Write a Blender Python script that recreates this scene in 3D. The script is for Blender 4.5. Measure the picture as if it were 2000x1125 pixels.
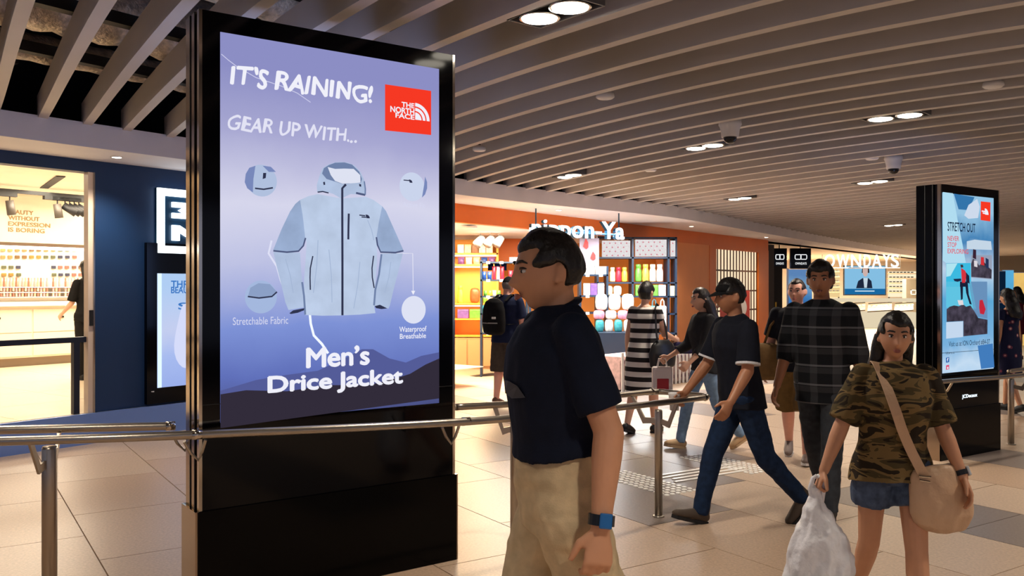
import bpy, bmesh, math, random
from math import sin, cos, tan, atan2, pi, radians, sqrt
from mathutils import Vector, Matrix, noise

random.seed(7)
for _o in list(bpy.data.objects):
    bpy.data.objects.remove(_o, do_unlink=True)
scene = bpy.context.scene
COL = scene.collection
TMP = bpy.data.scenes.new('workshop')      # scratch scene used only while meshes are computed

# ------------------------------------------------------------------ camera
F = 1720.0          # focal length in pixels of a 2000 px wide frame
HC = 1.6            # eye height
YH = 560.0          # horizon row
cam_d = bpy.data.cameras.new('camera')
cam_d.sensor_width = 36.0
cam_d.lens = 36.0 * F / 2000.0
cam_d.shift_y = (YH - 562.5) / 2000.0
cam_d.clip_start = 0.05
cam_d.clip_end = 300
cam = bpy.data.objects.new('camera', cam_d)
cam.location = (0, 0, HC)
cam.rotation_euler = (pi / 2, 0, 0)
COL.objects.link(cam)
scene.camera = cam

# ------------------------------------------------------------------ world, exposure
world = bpy.data.worlds.new('world')
scene.world = world
world.use_nodes = True
_bg = world.node_tree.nodes['Background']
_bg.inputs[0].default_value = (0.62, 0.68, 0.95, 1)
_bg.inputs[1].default_value = 0.44
vs = scene.view_settings
vs.view_transform = 'Standard'
vs.look = 'None'
vs.exposure = 0.0
vs.gamma = 1.0
vs.use_curve_mapping = False
SPOT_W = 250.0      # watts of one pair of ceiling downlights
WARM = (1.0, 0.88, 0.74)

# ------------------------------------------------------------------ helpers
def lin(c):
    c = c / 255.0
    return c / 12.92 if c <= 0.04045 else ((c + 0.055) / 1.055) ** 2.4

def rgb(t):
    return (lin(t[0]), lin(t[1]), lin(t[2]), 1.0)

MATS = {}
def M(name, col, rough=0.5, metal=0.0, noise_=None, bump=None, emit=0.0, trans=0.0, alpha=1.0, spec=0.5, coat=0.0):
    if name in MATS:
        return MATS[name]
    m = bpy.data.materials.new(name)
    m.use_nodes = True
    nt = m.node_tree
    b = nt.nodes['Principled BSDF']
    c = rgb(col)
    b.inputs['Base Color'].default_value = c
    b.inputs['Roughness'].default_value = rough
    b.inputs['Metallic'].default_value = metal
    b.inputs['Specular IOR Level'].default_value = spec
    b.inputs['Coat Weight'].default_value = coat
    b.inputs['Transmission Weight'].default_value = trans
    b.inputs['Alpha'].default_value = alpha
    if emit:
        b.inputs['Emission Color'].default_value = c
        b.inputs['Emission Strength'].default_value = emit
        b.inputs['Base Color'].default_value = (0.0, 0.0, 0.0, 1)
        b.inputs['Specular IOR Level'].default_value = 0.0
    tc = nt.nodes.new('ShaderNodeTexCoord')
    if noise_:
        sc, amt = noise_
        n = nt.nodes.new('ShaderNodeTexNoise')
        n.inputs['Scale'].default_value = sc
        n.inputs['Detail'].default_value = 4
        nt.links.new(tc.outputs['Object'], n.inputs['Vector'])
        r = nt.nodes.new('ShaderNodeValToRGB')
        r.color_ramp.elements[0].position = 0.3
        r.color_ramp.elements[1].position = 0.7
        r.color_ramp.elements[0].color = tuple(max(0, x * (1 - amt)) for x in c[:3]) + (1,)
        r.color_ramp.elements[1].color = tuple(min(1, x * (1 + amt)) for x in c[:3]) + (1,)
        nt.links.new(n.outputs['Fac'], r.inputs['Fac'])
        nt.links.new(r.outputs['Color'], b.inputs['Emission Color' if emit else 'Base Color'])
    if bump:
        sc, st = bump
        n2 = nt.nodes.new('ShaderNodeTexNoise')
        n2.inputs['Scale'].default_value = sc
        n2.inputs['Detail'].default_value = 3
        nt.links.new(tc.outputs['Object'], n2.inputs['Vector'])
        bp = nt.nodes.new('ShaderNodeBump')
        bp.inputs['Strength'].default_value = st
        bp.inputs['Distance'].default_value = 0.01
        nt.links.new(n2.outputs['Fac'], bp.inputs['Height'])
        nt.links.new(bp.outputs['Normal'], b.inputs['Normal'])
    MATS[name] = m
    return m

class MB:
    """collects shapes; build() links them as ONE mesh object"""
    def __init__(self):
        self.v = []
        self.f = []
        self.smooth = False
    def add(self, vs_, fs):
        o = len(self.v)
        self.v += [tuple(p) for p in vs_]
        self.f += [tuple(i + o for i in q) for q in fs]
        return self
    def box(self, c, s, mat=None):
        hx, hy, hz = s[0] / 2, s[1] / 2, s[2] / 2
        vs_ = [Vector((x, y, z)) for x in (-hx, hx) for y in (-hy, hy) for z in (-hz, hz)]
        if mat is not None:
            vs_ = [mat @ p for p in vs_]
        vs_ = [p + Vector(c) for p in vs_]
        return self.add(vs_, [(0, 1, 3, 2), (4, 6, 7, 5), (0, 4, 5, 1), (2, 3, 7, 6), (0, 2, 6, 4), (1, 5, 7, 3)])
    def bbox(self, c, s, b=0.01, mat=None):
        """box with chamfered edges"""
        bm = bmesh.new()
        bmesh.ops.create_cube(bm, size=1.0)
        for p in bm.verts:
            p.co = Vector((p.co.x * s[0], p.co.y * s[1], p.co.z * s[2]))
        bmesh.ops.bevel(bm, geom=bm.edges[:], offset=b, segments=2, affect='EDGES', profile=0.5)
        bm.verts.index_update()
        vs_ = [(mat @ p.co if mat is not None else p.co) + Vector(c) for p in bm.verts]
        fs = [tuple(q.index for q in f.verts) for f in bm.faces]
        bm.free()
        return self.add(vs_, fs)
    def tube(self, pts, r, n=12, caps=True, closed=False, rb=None, ref=None):
        """tube along pts; r radius or list; rb = second radius list (ellipse); ref = direction of r"""
        pts = [Vector(p) for p in pts]
        m = len(pts)
        rs = list(r) if isinstance(r, (list, tuple)) else [r] * m
        rbs = rs if rb is None else (list(rb) if isinstance(rb, (list, tuple)) else [rb] * m)
        vs_, fs = [], []
        prev = None
        for i, p in enumerate(pts):
            a = pts[i - 1] if (i > 0 or closed) else p
            c = pts[(i + 1) % m] if (i < m - 1 or closed) else p
            t = (c - a)
            if t.length < 1e-9:
                t = Vector((0, 0, 1))
            t.normalize()
            h = Vector(ref) if ref is not None else (prev if prev is not None else (Vector((0, 0, 1)) if abs(t.z) < 0.9 else Vector((1, 0, 0))))
            e1 = h - t * h.dot(t)
            if e1.length < 1e-6:
                e1 = t.orthogonal()
            e1.normalize()
            prev = e1
            e2 = t.cross(e1)
            for k in range(n):
                an = 2 * pi * k / n
                vs_.append(p + e1 * (cos(an) * rs[i]) + e2 * (sin(an) * rbs[i]))
        rng = m if closed else m - 1
        for i in range(rng):
            j = (i + 1) % m
            for k in range(n):
                k2 = (k + 1) % n
                fs.append((i * n + k, i * n + k2, j * n + k2, j * n + k))
        if caps and not closed:
            fs.append(tuple(reversed(range(n))))
            fs.append(tuple((m - 1) * n + k for k in range(n)))
        return self.add(vs_, fs)
    def lathe(self, prof, n=20, c=(0, 0, 0)):
        """prof list of (r,z)"""
        vs_, fs = [], []
        for (r, z) in prof:
            for k in range(n):
                a = 2 * pi * k / n
                vs_.append((c[0] + r * cos(a), c[1] + r * sin(a), c[2] + z))
        for i in range(len(prof) - 1):
            for k in range(n):
                k2 = (k + 1) % n
                fs.append((i * n + k, i * n + k2, (i + 1) * n + k2, (i + 1) * n + k))
        fs.append(tuple(reversed(range(n))))
        fs.append(tuple((len(prof) - 1) * n + k for k in range(n)))
        return self.add(vs_, fs)
    def ell(self, c, r, mat=None, nu=16, nv=10):
        vs_, fs = [], []
        for i in range(nv + 1):
            th = pi * i / nv
            for k in range(nu):
                a = 2 * pi * k / nu
                p = Vector((r[0] * sin(th) * cos(a), r[1] * sin(th) * sin(a), r[2] * cos(th)))
                if mat is not None:
                    p = mat @ p
                vs_.append(p + Vector(c))
        for i in range(nv):
            for k in range(nu):
                k2 = (k + 1) % nu
                fs.append((i * nu + k, (i + 1) * nu + k, (i + 1) * nu + k2, i * nu + k2))
        return self.add(vs_, fs)
    def prism(self, poly, fn, th):
        """poly of 2-D points mapped by fn(a,b,h) to 3-D, extruded h=0..th"""
        n = len(poly)
        vs_ = [fn(a, b, 0) for a, b in poly] + [fn(a, b, th) for a, b in poly]
        fs = [tuple(range(n)), tuple(reversed(range(n, 2 * n)))]
        for i in range(n):
            j = (i + 1) % n
            fs.append((i, i + n, j + n, j))
        return self.add(vs_, fs)
    def mesh(self, name):
        me = bpy.data.meshes.new(name)
        me.from_pydata([tuple(p) for p in self.v], [], self.f)
        me.update()
        bm = bmesh.new()
        bm.from_mesh(me)
        bmesh.ops.recalc_face_normals(bm, faces=bm.faces[:])
        bm.to_mesh(me)
        bm.free()
        if self.smooth:
            for p in me.polygons:
                p.use_smooth = True
        return me
    def build(self, name, mat, parent=None, smooth=False):
        self.smooth = smooth
        me = self.mesh(name)
        me.materials.append(mat)
        return link(name, me, parent)

def link(name, data, parent=None):
    o = bpy.data.objects.new(name, data)
    COL.objects.link(o)
    if parent is not None:
        o.parent = parent
    return o

def empty(name, loc=(0, 0, 0), rz=0.0):
    o = link(name, None)
    o.location = loc
    o.rotation_euler = (0, 0, rz)
    o.empty_display_size = 0.1
    return o

def tag(o, label=None, cat=None, group=None, kind=None):
    if label:
        o['label'] = label
    if cat:
        o['category'] = cat
    if group:
        o['group'] = group
    if kind:
        o['kind'] = kind
    return o

def copy_tree(o, parent=None):
    c = o.copy()
    COL.objects.link(c)
    if parent is not None:
        c.parent = parent
    for ch in list(o.children):
        copy_tree(ch, c)
    return c

def at(px, py, Y):
    """point seen at photo pixel (px,py) standing Y metres in front of the camera"""
    return Vector(((px - 1000) / F * Y, Y, HC + (YH - py) / F * Y))

def ground(px, py, z=0.0):
    Y = (HC - z) * F / (py - YH)
    return Vector(((px - 1000) / F * Y, Y, z))

def overhead(px, py, z):
    Y = (z - HC) * F / (YH - py)
    return Vector(((px - 1000) / F * Y, Y, z))

def text_mesh(s, size=1.0, bold=0.0, extrude=0.0, shear=0.0, space=1.0):
    cu = bpy.data.curves.new('lettering', 'FONT')
    cu.body = s
    cu.size = size
    cu.offset = bold
    cu.extrude = extrude
    cu.shear = shear
    cu.space_character = space
    cu.resolution_u = 4
    o = bpy.data.objects.new('lettering', cu)
    TMP.collection.objects.link(o)
    TMP.view_layers[0].update()
    dg = TMP.view_layers[0].depsgraph
    me = bpy.data.meshes.new_from_object(o.evaluated_get(dg))
    bpy.data.objects.remove(o, do_unlink=True)
    me.materials.clear()
    return me

def fit_text(s, w, h, bold=0.0, extrude=0.0, shear=0.0, space=1.0, jitter=0.0):
    """text mesh in the xy plane scaled to width w and height h, lower left at 0,0"""
    me = text_mesh(s, 1.0, bold, 0.0, shear, space)
    xs = [p.co.x for p in me.vertices]
    ys = [p.co.y for p in me.vertices]
    x0, x1, y0, y1 = min(xs), max(xs), min(ys), max(ys)
    for p in me.vertices:
        a = (p.co.x - x0) / (x1 - x0) * w
        b = (p.co.y - y0) / (y1 - y0) * h
        if jitter:
            b += jitter * h * noise.noise(Vector((a / h * 1.3, b / h * 0.4, 1.7)))
            a += jitter * h * noise.noise(Vector((a / h * 2.1, b / h * 1.9, 7.7)))
        p.co = Vector((a, b, 0))
    if extrude:
        bm = bmesh.new()
        bm.from_mesh(me)
        g = bmesh.ops.extrude_face_region(bm, geom=bm.faces[:])
        for e in g['geom']:
            if isinstance(e, bmesh.types.BMVert):
                e.co.z += extrude
        bmesh.ops.recalc_face_normals(bm, faces=bm.faces[:])
        bm.to_mesh(me)
        bm.free()
    return me

# the shop line: a straight line along the corridor
P0 = Vector((-4.83, 8.31, 0))
SD = Vector((0.593, 0.805, 0))
ND = Vector((0.805, -0.593, 0))       # towards the corridor
SRZ = atan2(SD.y, SD.x)
def W(t, d, z):
    p = P0 + SD * t + ND * d
    return Vector((p.x, p.y, z))
def wall_px(px, py, d=0.0):
    """where the line of sight through a pixel meets the vertical plane d metres off the shop line -> (t,z)"""
    r = (px - 1000) / F
    o = P0 + ND * d
    t = (r * o.y - o.x) / (SD.x - SD.y * r)
    Y = o.y + SD.y * t
    return t, HC + (YH - py) / F * Y
class Wall(MB):
    """shapes in shop-line coordinates (t,d,z)"""
    def wbox(self, t0, t1, d0, d1, z0, z1):
        ps = [W(t, d, z) for t in (t0, t1) for d in (d0, d1) for z in (z0, z1)]
        return self.add(ps, [(0, 1, 3, 2), (4, 6, 7, 5), (0, 4, 5, 1), (2, 3, 7, 6), (0, 2, 6, 4), (1, 5, 7, 3)])

ZC = 3.1            # underside of the ceiling slats
ZS = 2.894          # soffit

# ------------------------------------------------------------------ materials
m_steel = M('brushed_steel', (178, 168, 155), 0.32, 1.0, bump=(90, 0.04))
m_chrome = M('polished_steel', (205, 195, 182), 0.12, 1.0)
m_bronze = M('mirror_steel', (168, 150, 132), 0.14, 1.0)
m_black = M('black_glass', (4, 4, 7), 0.09, 0.0, spec=0.22)
m_blackpanel = M('black_gloss_panel', (3, 3, 4), 0.14, 0.0, spec=0.12)
m_dark = M('dark_metal', (14, 14, 16), 0.6)
m_white = M('white_plastic', (226, 224, 222), 0.5)
m_cream = M('cream_paint', (238, 226, 208), 0.6, noise_=(3, 0.03))
m_soffit = M('white_plaster', (236, 234, 240), 0.7, noise_=(2, 0.03))
m_navy = M('navy_panel', (10, 50, 92), 0.55, noise_=(2, 0.06))
m_orange = M('orange_laminate', (224, 112, 26), 0.45, noise_=(2, 0.05))
m_salmon = M('pale_orange_laminate', (240, 150, 84), 0.5, noise_=(2, 0.04))
m_slat = M('ceiling_slat_paint', (196, 190, 186), 0.55, noise_=(1.5, 0.05))
m_void = M('black_void', (9, 10, 12), 0.9)
m_foil = M('duct_foil', (190, 180, 165), 0.3, 1.0, bump=(38, 1.0))
m_lampglow = M('lamp_glow', (255, 244, 224), emit=14.0)
m_shopglow = M('shop_lamp_glow', (255, 244, 226), emit=6.0)
m_grout = M('grout', (70, 58, 48), 0.9)
m_tileA = [M('floor_tile_tan_%d' % i, c, 0.38, noise_=(60, 0.16), bump=(120, 0.05)) for i, c in enumerate([(186, 160, 136), (181, 153, 128), (190, 166, 143)])]
m_tileG = [M('floor_tile_grey_%d' % i, c, 0.36, noise_=(60, 0.16), bump=(120, 0.05)) for i, c in enumerate([(137, 123, 114), (131, 118, 110)])]

# ------------------------------------------------------------------ floor
fl = MB()
fl.box((6, 24, -0.06), (70, 64, 0.1))
floor = fl.build('floor', m_grout)
tag(floor, 'tan and grey granite tile floor of the walkway', kind='structure')
AD = Vector((0.545, -0.838, 0))     # long direction of the tiles (towards the viewer and right)
BD = Vector((0.838, 0.545, 0))
TL, TW = 1.2, 0.8
tile_me = {}
def tile_mesh(m):
    if m.name not in tile_me:
        b = MB()
        hx, hy = TL / 2 - 0.002, TW / 2 - 0.002
        e = 0.002
        vs_ = [(-hx, -hy, -0.011), (hx, -hy, -0.011), (hx, hy, -0.011), (-hx, hy, -0.011),
               (-hx + e, -hy + e, 0), (hx - e, -hy + e, 0), (hx - e, hy - e, 0), (-hx + e, hy - e, 0)]
        b.add(vs_, [(4, 5, 6, 7), (0, 1, 5, 4), (1, 2, 6, 5), (2, 3, 7, 6), (3, 0, 4, 7)])
        me = b.mesh('floor_tile')
        me.materials.append(m)
        tile_me[m.name] = me
    return tile_me[m.name]
tiles = []
for j in range(-22, 62):
    for i in range(-46, 30):
        c = (j + 0.48) * TW
        a = (i + (0.5 if j % 2 else 0.0) + 0.30) * TL
        p = BD * c + AD * a
        if p.y < -2.5 or p.y > 52 or p.x < -14 or p.x > 34:
            continue
        t_, d_ = (p - P0).dot(SD), (p - P0).dot(ND)
        if d_ < -1.3 and t_ < 24:
            continue
        jj = j % 7
        seed = ((i * 7919 + (j // 3) * 104729) >> 2) % 11
        grey = (jj == 0 and ((i + 3 + j // 7) // 3) % 2 == 0) or (jj == 3 and ((i + 1 + j // 7) // 2) % 3 != 1) or (jj == 5 and (i // 2) % 4 == 0) 
        if (j == 7 and -8 <= i <= -2 and i != -5) or (j == 6 and i in (-6, -5)) or (j == 5 and i in (-5,)):
            grey = True
        if j < 1:
            grey = False
        m = m_tileG[seed % 2] if grey else m_tileA[seed % 3]
        area = 0.0
        if p.y > 1.2:
            ox = 1000 + F * p.x / p.y
            oy = YH + F * HC / p.y
            if -250 < ox < 2250 and oy < 1400:
                area = 1.0 / p.y ** 3
        tiles.append((area, p, m))
tiles.sort(key=lambda q: -q[0])
trz = atan2(AD.y, AD.x)
far = {}
for k, (area, p, m) in enumerate(tiles):
    if k < 300 and area > 0:
        o = link('floor_tile', tile_mesh(m), floor)
        o.location = p
        o.rotation_euler = (0, 0, trz)
    else:
        far.setdefault(m.name, []).append(p)
fb, slots, fmi = MB(), [], []
for mi, (mn, ps) in enumerate(sorted(far.items())):
    src = tile_me.get(mn) or tile_mesh(bpy.data.materials[mn])
    slots.append(bpy.data.materials[mn])
    R = Matrix.Rotation(trz, 3, 'Z')
    for p in ps:
        fb.add([R @ q.co + p for q in src.vertices], [tuple(f.vertices) for f in src.polygons])
        fmi += [mi] * len(src.polygons)
me = bpy.data.meshes.new('floor_tiles_distant')
me.from_pydata(fb.v, [], fb.f)
for m in slots:
    me.materials.append(m)
me.polygons.foreach_set('material_index', fmi)
me.update()
o = link('floor_tiles_distant', me, floor)
o['kind'] = 'stuff'

# ------------------------------------------------------------------ bulkhead above the shops
bk = [(-14, .81), (-4, .81), (0, .81), (4, .84), (6.7, .9), (8.5, 1.15), (10.2, 1.42), (11.5, 1.5), (13.5, 1.36), (17, 1.08), (22, .75), (29, .5), (45, .4), (60, .4)]
def bk_d(t):
    for (a, da), (b, db) in zip(bk, bk[1:]):
        if a <= t <= b:
            u = (t - a) / (b - a)
            return da + (db - da) * u
    return bk[-1][1]
ts = [-14 + 0.5 * k for k in range(149)]
b = MB()
vs_, fs = [], []
for t in ts:
    d = sum(bk_d(t + q) for q in (-.8, -.4, 0, .4, .8)) / 5
    vs_ += [W(t, d, ZS), W(t, d, ZC + 0.02), W(t, -0.6, ZC + 0.02), W(t, -0.6, ZS)]
for i in range(len(ts) - 1):
    for k in range(4):
        k2 = (k + 1) % 4
        fs.append((i * 4 + k, i * 4 + k2, i * 4 + 4 + k2, i * 4 + 4 + k))
b.add(vs_, fs)
tag(b.build('trim_1', m_soffit), 'curved white plaster bulkhead above the shop fronts', kind='structure')

# ------------------------------------------------------------------ ceiling: black void above, hung slats
c = MB()
c.box((8, 22, 4.55), (76, 70, 0.1))
ceiling = c.build('ceiling', m_void)
tag(ceiling, 'open black ceiling void behind hung slats', kind='structure')
vw = MB()
vs_ = []
for t in (-14, 60):
    vs_ += [W(t, -0.6, ZC), W(t, -0.6, 4.6)]
vw.add(vs_, [(0, 1, 3, 2)])
vw.build('void_wall', m_void, ceiling)

SLC = (8.60757, 1.39984, -0.03995, 0.00105, 1.90723, 0.02376, 0.00735, -0.09151, 0.02627, 0.00035)
def slat_dir(p):
    """plan direction (towards the viewer) of the gently curved slats at p"""
    x = max(-4.4, min(3.4, p.x)); y = max(4.3, min(13.0, p.y)) - 6
    c = SLC
    gx = c[4] + c[5] * y + c[6] * y * y + 2 * c[7] * x + 2 * c[8] * x * y + 3 * c[9] * x * x
    gy = c[1] + 2 * c[2] * y + 3 * c[3] * y * y + c[5] * x + 2 * c[6] * x * y + c[8] * x * x
    v = Vector((gy, -gx, 0)).normalized()
    if v.y > -0.5:
        v = Vector((0.86, -0.51, 0))
    return v
SL_W, SL_H = 0.08, 0.21
def slat_path(seed):
    """follow the slat from a seed point to the bulkhead and back over the viewer"""
    def bd(p):
        q = p - P0
        return q.dot(ND) - (bk_d(max(-14, min(60, q.dot(SD)))) - 0.10)
    up_, p = [], Vector(seed)
    while bd(p) > 0 and len(up_) < 80:
        p = p - slat_dir(p) * 0.25
        up_.append(p.copy())
    while bd(p) < 0 and len(up_) < 90:
        p = p + slat_dir(p) * 0.02
    up_ = [q for q in up_ if bd(q) > .05] + [p.copy()] if bd(Vector(seed)) > 0 else [p.copy()]
    if bd(Vector(seed)) > 0:
        path = [up_[-1]] + list(reversed(up_[:-1])) + [Vector(seed)]
    else:
        path = up_
    p = path[-1].copy()
    for k_ in range(70):
        p = p + slat_dir(p) * 0.4
        path.append(p.copy())
        if p.y < -2.5 or (p - P0).dot(ND) > 13.5:
            break
    return path
seeds = []
for x_, y_ in ((45, 20), (153, 100), (284, 100), (364, 140), (630, 55), (800, 34), (960, 46), (1150, 47), (1150, 101), (1150, 149), (1150, 186), (1150, 220), (1150, 248),
               (1150, 270), (1150, 292), (1150, 309), (1150, 326), (1150, 341)):
    Yq = (ZC - HC) * F / (YH - y_)
    seeds.append(Vector(((x_ - 1000) / F * Yq, Yq, 0)))
for k in range(1, 13):
    seeds.insert(0, seeds[0] + Vector((-0.43, 0.0, 0)))
paths = [slat_path(q) for q in seeds]
e_ = (paths[-1][0] - P0).dot(SD)
t0 = e_ + 0.47
while t0 < 46:
    seeds.append(W(t0, bk_d(t0) - 0.10, 0))
    paths.append(slat_path(seeds[-1]))
    t0 += 0.47
for path in paths:
    vs_, fs = [], []
    n = len(path)
    for i, p in enumerate(path):
        q = (path[min(i + 1, n - 1)] - path[max(i - 1, 0)]).normalized()
        s = Vector((-q.y, q.x, 0)) * SL_W / 2
        z0, z1 = ZC, ZC + SL_H
        vs_ += [(p.x - s.x, p.y - s.y, z0), (p.x + s.x, p.y + s.y, z0), (p.x + s.x, p.y + s.y, z1), (p.x - s.x, p.y - s.y, z1)]
    for i in range(n - 1):
        for q in range(4):
            q2 = (q + 1) % 4
            fs.append((i * 4 + q, i * 4 + q2, i * 4 + 4 + q2, i * 4 + 4 + q))
    fs += [(3, 2, 1, 0), (n * 4 - 4, n * 4 - 3, n * 4 - 2, n * 4 - 1)]
    sb = MB().add(vs_, fs)
    sb.build('ceiling_slat', m_slat, ceiling)

# services seen between the slats
m_redpipe = M('red_oxide_pipe', (128, 40, 30), 0.6)
m_bluetray = M('blue_grey_tray', (70, 124, 205), 0.5)
def run_tube(name, d, z, r, mat, t0=-7, t1=9, wob=0.0, n=14, seg=0.12):
    pts, rs = [], []
    m = int((t1 - t0) / seg)
    for i in range(m + 1):
        t = t0 + (t1 - t0) * i / m
        pts.append(W(t, d + wob * sin(t * 1.3), z + wob * 0.6 * sin(t * 2.1 + d)))
        rs.append(r * (1 + (0.09 * sin(t * 26) + 0.07 * noise.noise(Vector((t * 5, d, z))) if wob else 0)))
    return MB().tube(pts, rs, n=n).build(name, mat, ceiling, smooth=True)
m_foil2 = M('duct_foil_matt', (222, 208, 188), 0.42, 0.4, noise_=(22, .35), bump=(46, 1.0))
run_tube('foil_duct', 1.70, 3.47, 0.11, m_foil2, wob=0.015)
run_tube('foil_duct', 2.62, 3.62, 0.27, m_foil2, wob=0.06)
run_tube('foil_duct', 3.9, 3.62, 0.17, m_foil2, wob=0.06)
run_tube('sprinkler_pipe', 1.42, 3.56, 0.05, m_redpipe)
run_tube('sprinkler_pipe', 3.3, 3.9, 0.045, m_redpipe)
for d, z in ((1.12, 3.62), (0.7, 3.66), (5.3, 3.9)):
    Wall().wbox(-7, 9, d - .09, d + .09, z, z + .04).build('cable_tray', m_bluetray, ceiling)
for d in (2.0, 3.2, 4.6):
    Wall().wbox(-7, 9, d - .045, d + .045, 3.35, 3.43).build('slat_carrier', m_dark, ceiling)
for t in (-2.6, -.4, 1.9, 4.3):
    for d in (1.1, 2.1):
        Wall().wbox(t - .05, t + .05, d - .05, d + .05, 3.46, 4.5).build('hanger_strut', m_dark, ceiling)

# ------------------------------------------------------------------ ceiling lamps, cameras, detectors
def downlight(px, py, z=ZC, world_p=None, seen=True, blend=0.9, power=1.0, label='', rz=None):
    p = world_p if world_p is not None else overhead(px, py, z)
    dv = slat_dir(p)
    root = empty('ceiling_downlight', (p.x, p.y, z), atan2(dv.y, dv.x) if rz is None else rz)
    hb = MB()
    hb.box((0, 0.125, 0.09), (0.52, 0.012, 0.18)).box((0, -0.125, 0.09), (0.52, 0.012, 0.18))
    hb.box((0.26, 0, 0.09), (0.012, 0.25, 0.18)).box((-0.26, 0, 0.09), (0.012, 0.25, 0.18)).box((0, 0, 0.17), (0.52, 0.25, 0.012))
    hb.build('housing', M('lamp_housing', (96, 94, 96), 0.5), root)
    for s in (-1, 1):
        lb = MB()
        lb.lathe([(0.085, 0.16), (0.1, 0.02), (0.116, 0.004), (0.116, -0.002), (0.1, -0.002), (0.07, 0.12)], n=24, c=(0.125 * s, 0, 0))
        lb.build('reflector_ring', m_chrome, root, smooth=True)
        gb = MB()
        gb.lathe([(0.098, 0.012), (0.098, -0.006), (0.06, -0.014), (0.01, -0.016)], n=24, c=(0.125 * s, 0, 0))
        gb.build('lamp', m_lampglow, root)
    tag(root, label, 'ceiling light', 'twin downlights between the ceiling slats')
    ld = bpy.data.lights.new('downlight_beam', 'SPOT')
    ld.energy = SPOT_W * power
    ld.color = WARM
    ld.spot_size = radians(125)
    ld.spot_blend = blend
    ld.shadow_soft_size = 0.1
    lo = link('downlight_beam', ld, root)
    lo.location = (0, 0, -0.03)
    return root
vis = [(1083, 26, 'large twin downlight above the near poster stand, closest to viewer'),
       (1376, 287, 'twin downlight beside the white dome camera'),
       (1112, 344, 'twin downlight nearest the curved white bulkhead above the orange shop'),
       (1445, 388, 'twin downlight in a warm lit patch above the lattice screen'),
       (1748, 229, 'twin downlight right of the dome camera, mid ceiling'),
       (1704, 356, 'twin downlight below the far white dome camera'),
       (1745, 440, 'distant twin downlight left of the far poster stand')]
for x, y, l in vis:
    downlight(x, y, label=l, power=(0.9 if y < 100 else 1.0))
for (x, y, pw, lw) in ((3.9, 3.6, 1.1, 'over the right of the walkway'), (1.2, 0.6, 1.3, 'just ahead of the viewer'), (-2.2, 2.4, .5, 'over the near left handrail'), (4.2, 0.6, 1.2, 'far to the right of the viewer'),
                       (-1.2, -1.4, 1.1, 'behind the viewer on the left'), (6.4, 6.2, 1.1, 'right of the far poster stand'), (8.6, 10.5, 1.1, 'beyond the far poster stand'), (-3.4, 5.2, .5, 'left over the cosmetics shop approach'), (2.4, -1.6, 1.3, 'behind the viewer on the right')):
    downlight(0, 0, world_p=Vector((x, y, ZC)), label='twin downlight outside the picture, ' + lw, power=pw)  # unseen lamps, added to give the walkway and faces more light

for t_s, l_s in ((0.9, 'added above the cosmetics shop entrance'), (3.4, 'above the pale blue wall screen'), (8.6, 'left part over the orange fascia'), (13.6, 'middle over the orange fascia'), (18.6, 'right end over the orange fascia')):  # the entrance spot is added to light the navy wall and jamb
    p = W(t_s, bk_d(t_s) * .55, ZS)
    r = empty('soffit_spot', p)
    MB().lathe([(.06, .01), (.06, -.006), (.045, -.008)], n=16).build('trim_ring', m_white, r)
    MB().lathe([(.044, -.004), (.044, -.009)], n=16).build('lamp', m_lampglow, r)
    ld = bpy.data.lights.new('soffit_beam', 'SPOT')
    ld.energy = 110
    ld.color = WARM
    ld.spot_size = radians(120)
    ld.spot_blend = .9
    ld.shadow_soft_size = .05
    link('soffit_beam', ld, r).location = (0, 0, -.03)
    tag(r, 'small recessed soffit spot, ' + l_s, 'ceiling light', 'soffit spots')

def dome_camera(px, py, z_drop, label):
    p = overhead(px, py, ZC - z_drop)
    r = empty('dome_camera', (p.x, p.y, ZC - z_drop))
    MB().lathe([(0.02, z_drop + .12), (0.02, 0.16)], n=10).build('stem', m_dark, r)
    MB().lathe([(0.03, 0.17), (0.1, 0.165), (0.105, 0.11), (0.095, 0.1), (0.085, 0.06), (0.078, 0.0)], n=24).build('housing', m_white, r, smooth=True)
    MB().lathe([(0.062, 0.0), (0.058, -0.025), (0.043, -0.048), (0.02, -0.06), (0.002, -0.062)], n=24).build('dome', M('smoked_dome', (20, 20, 24), 0.08, alpha=1), r, smooth=True)
    tag(r, label, 'security camera')
    return r
dome_camera(1426, 268, 0.12, 'white dome security camera under the slats, nearer and larger one')
r2 = dome_camera(1745, 330, 0.12, 'small white cone shaped security camera near far poster stand')
for px, py, l in ((1182, 190, 'round white ceiling sensor hanging between nearest slats'), (936, 293, 'small white ceiling sensor just right of the near poster stand'),
                  (1271, 333, 'small white ceiling sensor over the orange fascia'), (1940, 168, 'ceiling sprinkler sensor at the right edge above far poster stand'),
                  (1703, 310, 'small round white ceiling sensor left of the far camera')):
    p = overhead(px, py, ZC)
    r = empty('ceiling_sensor', p)
    MB().lathe([(0.015, 0.16), (0.015, 0.05), (0.03, 0.045)], n=10).build('stem', m_dark, r)
    MB().lathe([(0.03, 0.05), (0.07, 0.03), (0.075, 0.0), (0.06, -0.012), (0.01, -0.014)], n=20).build('disc', m_white, r, smooth=True)
    tag(r, l, 'ceiling sensor')

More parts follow.
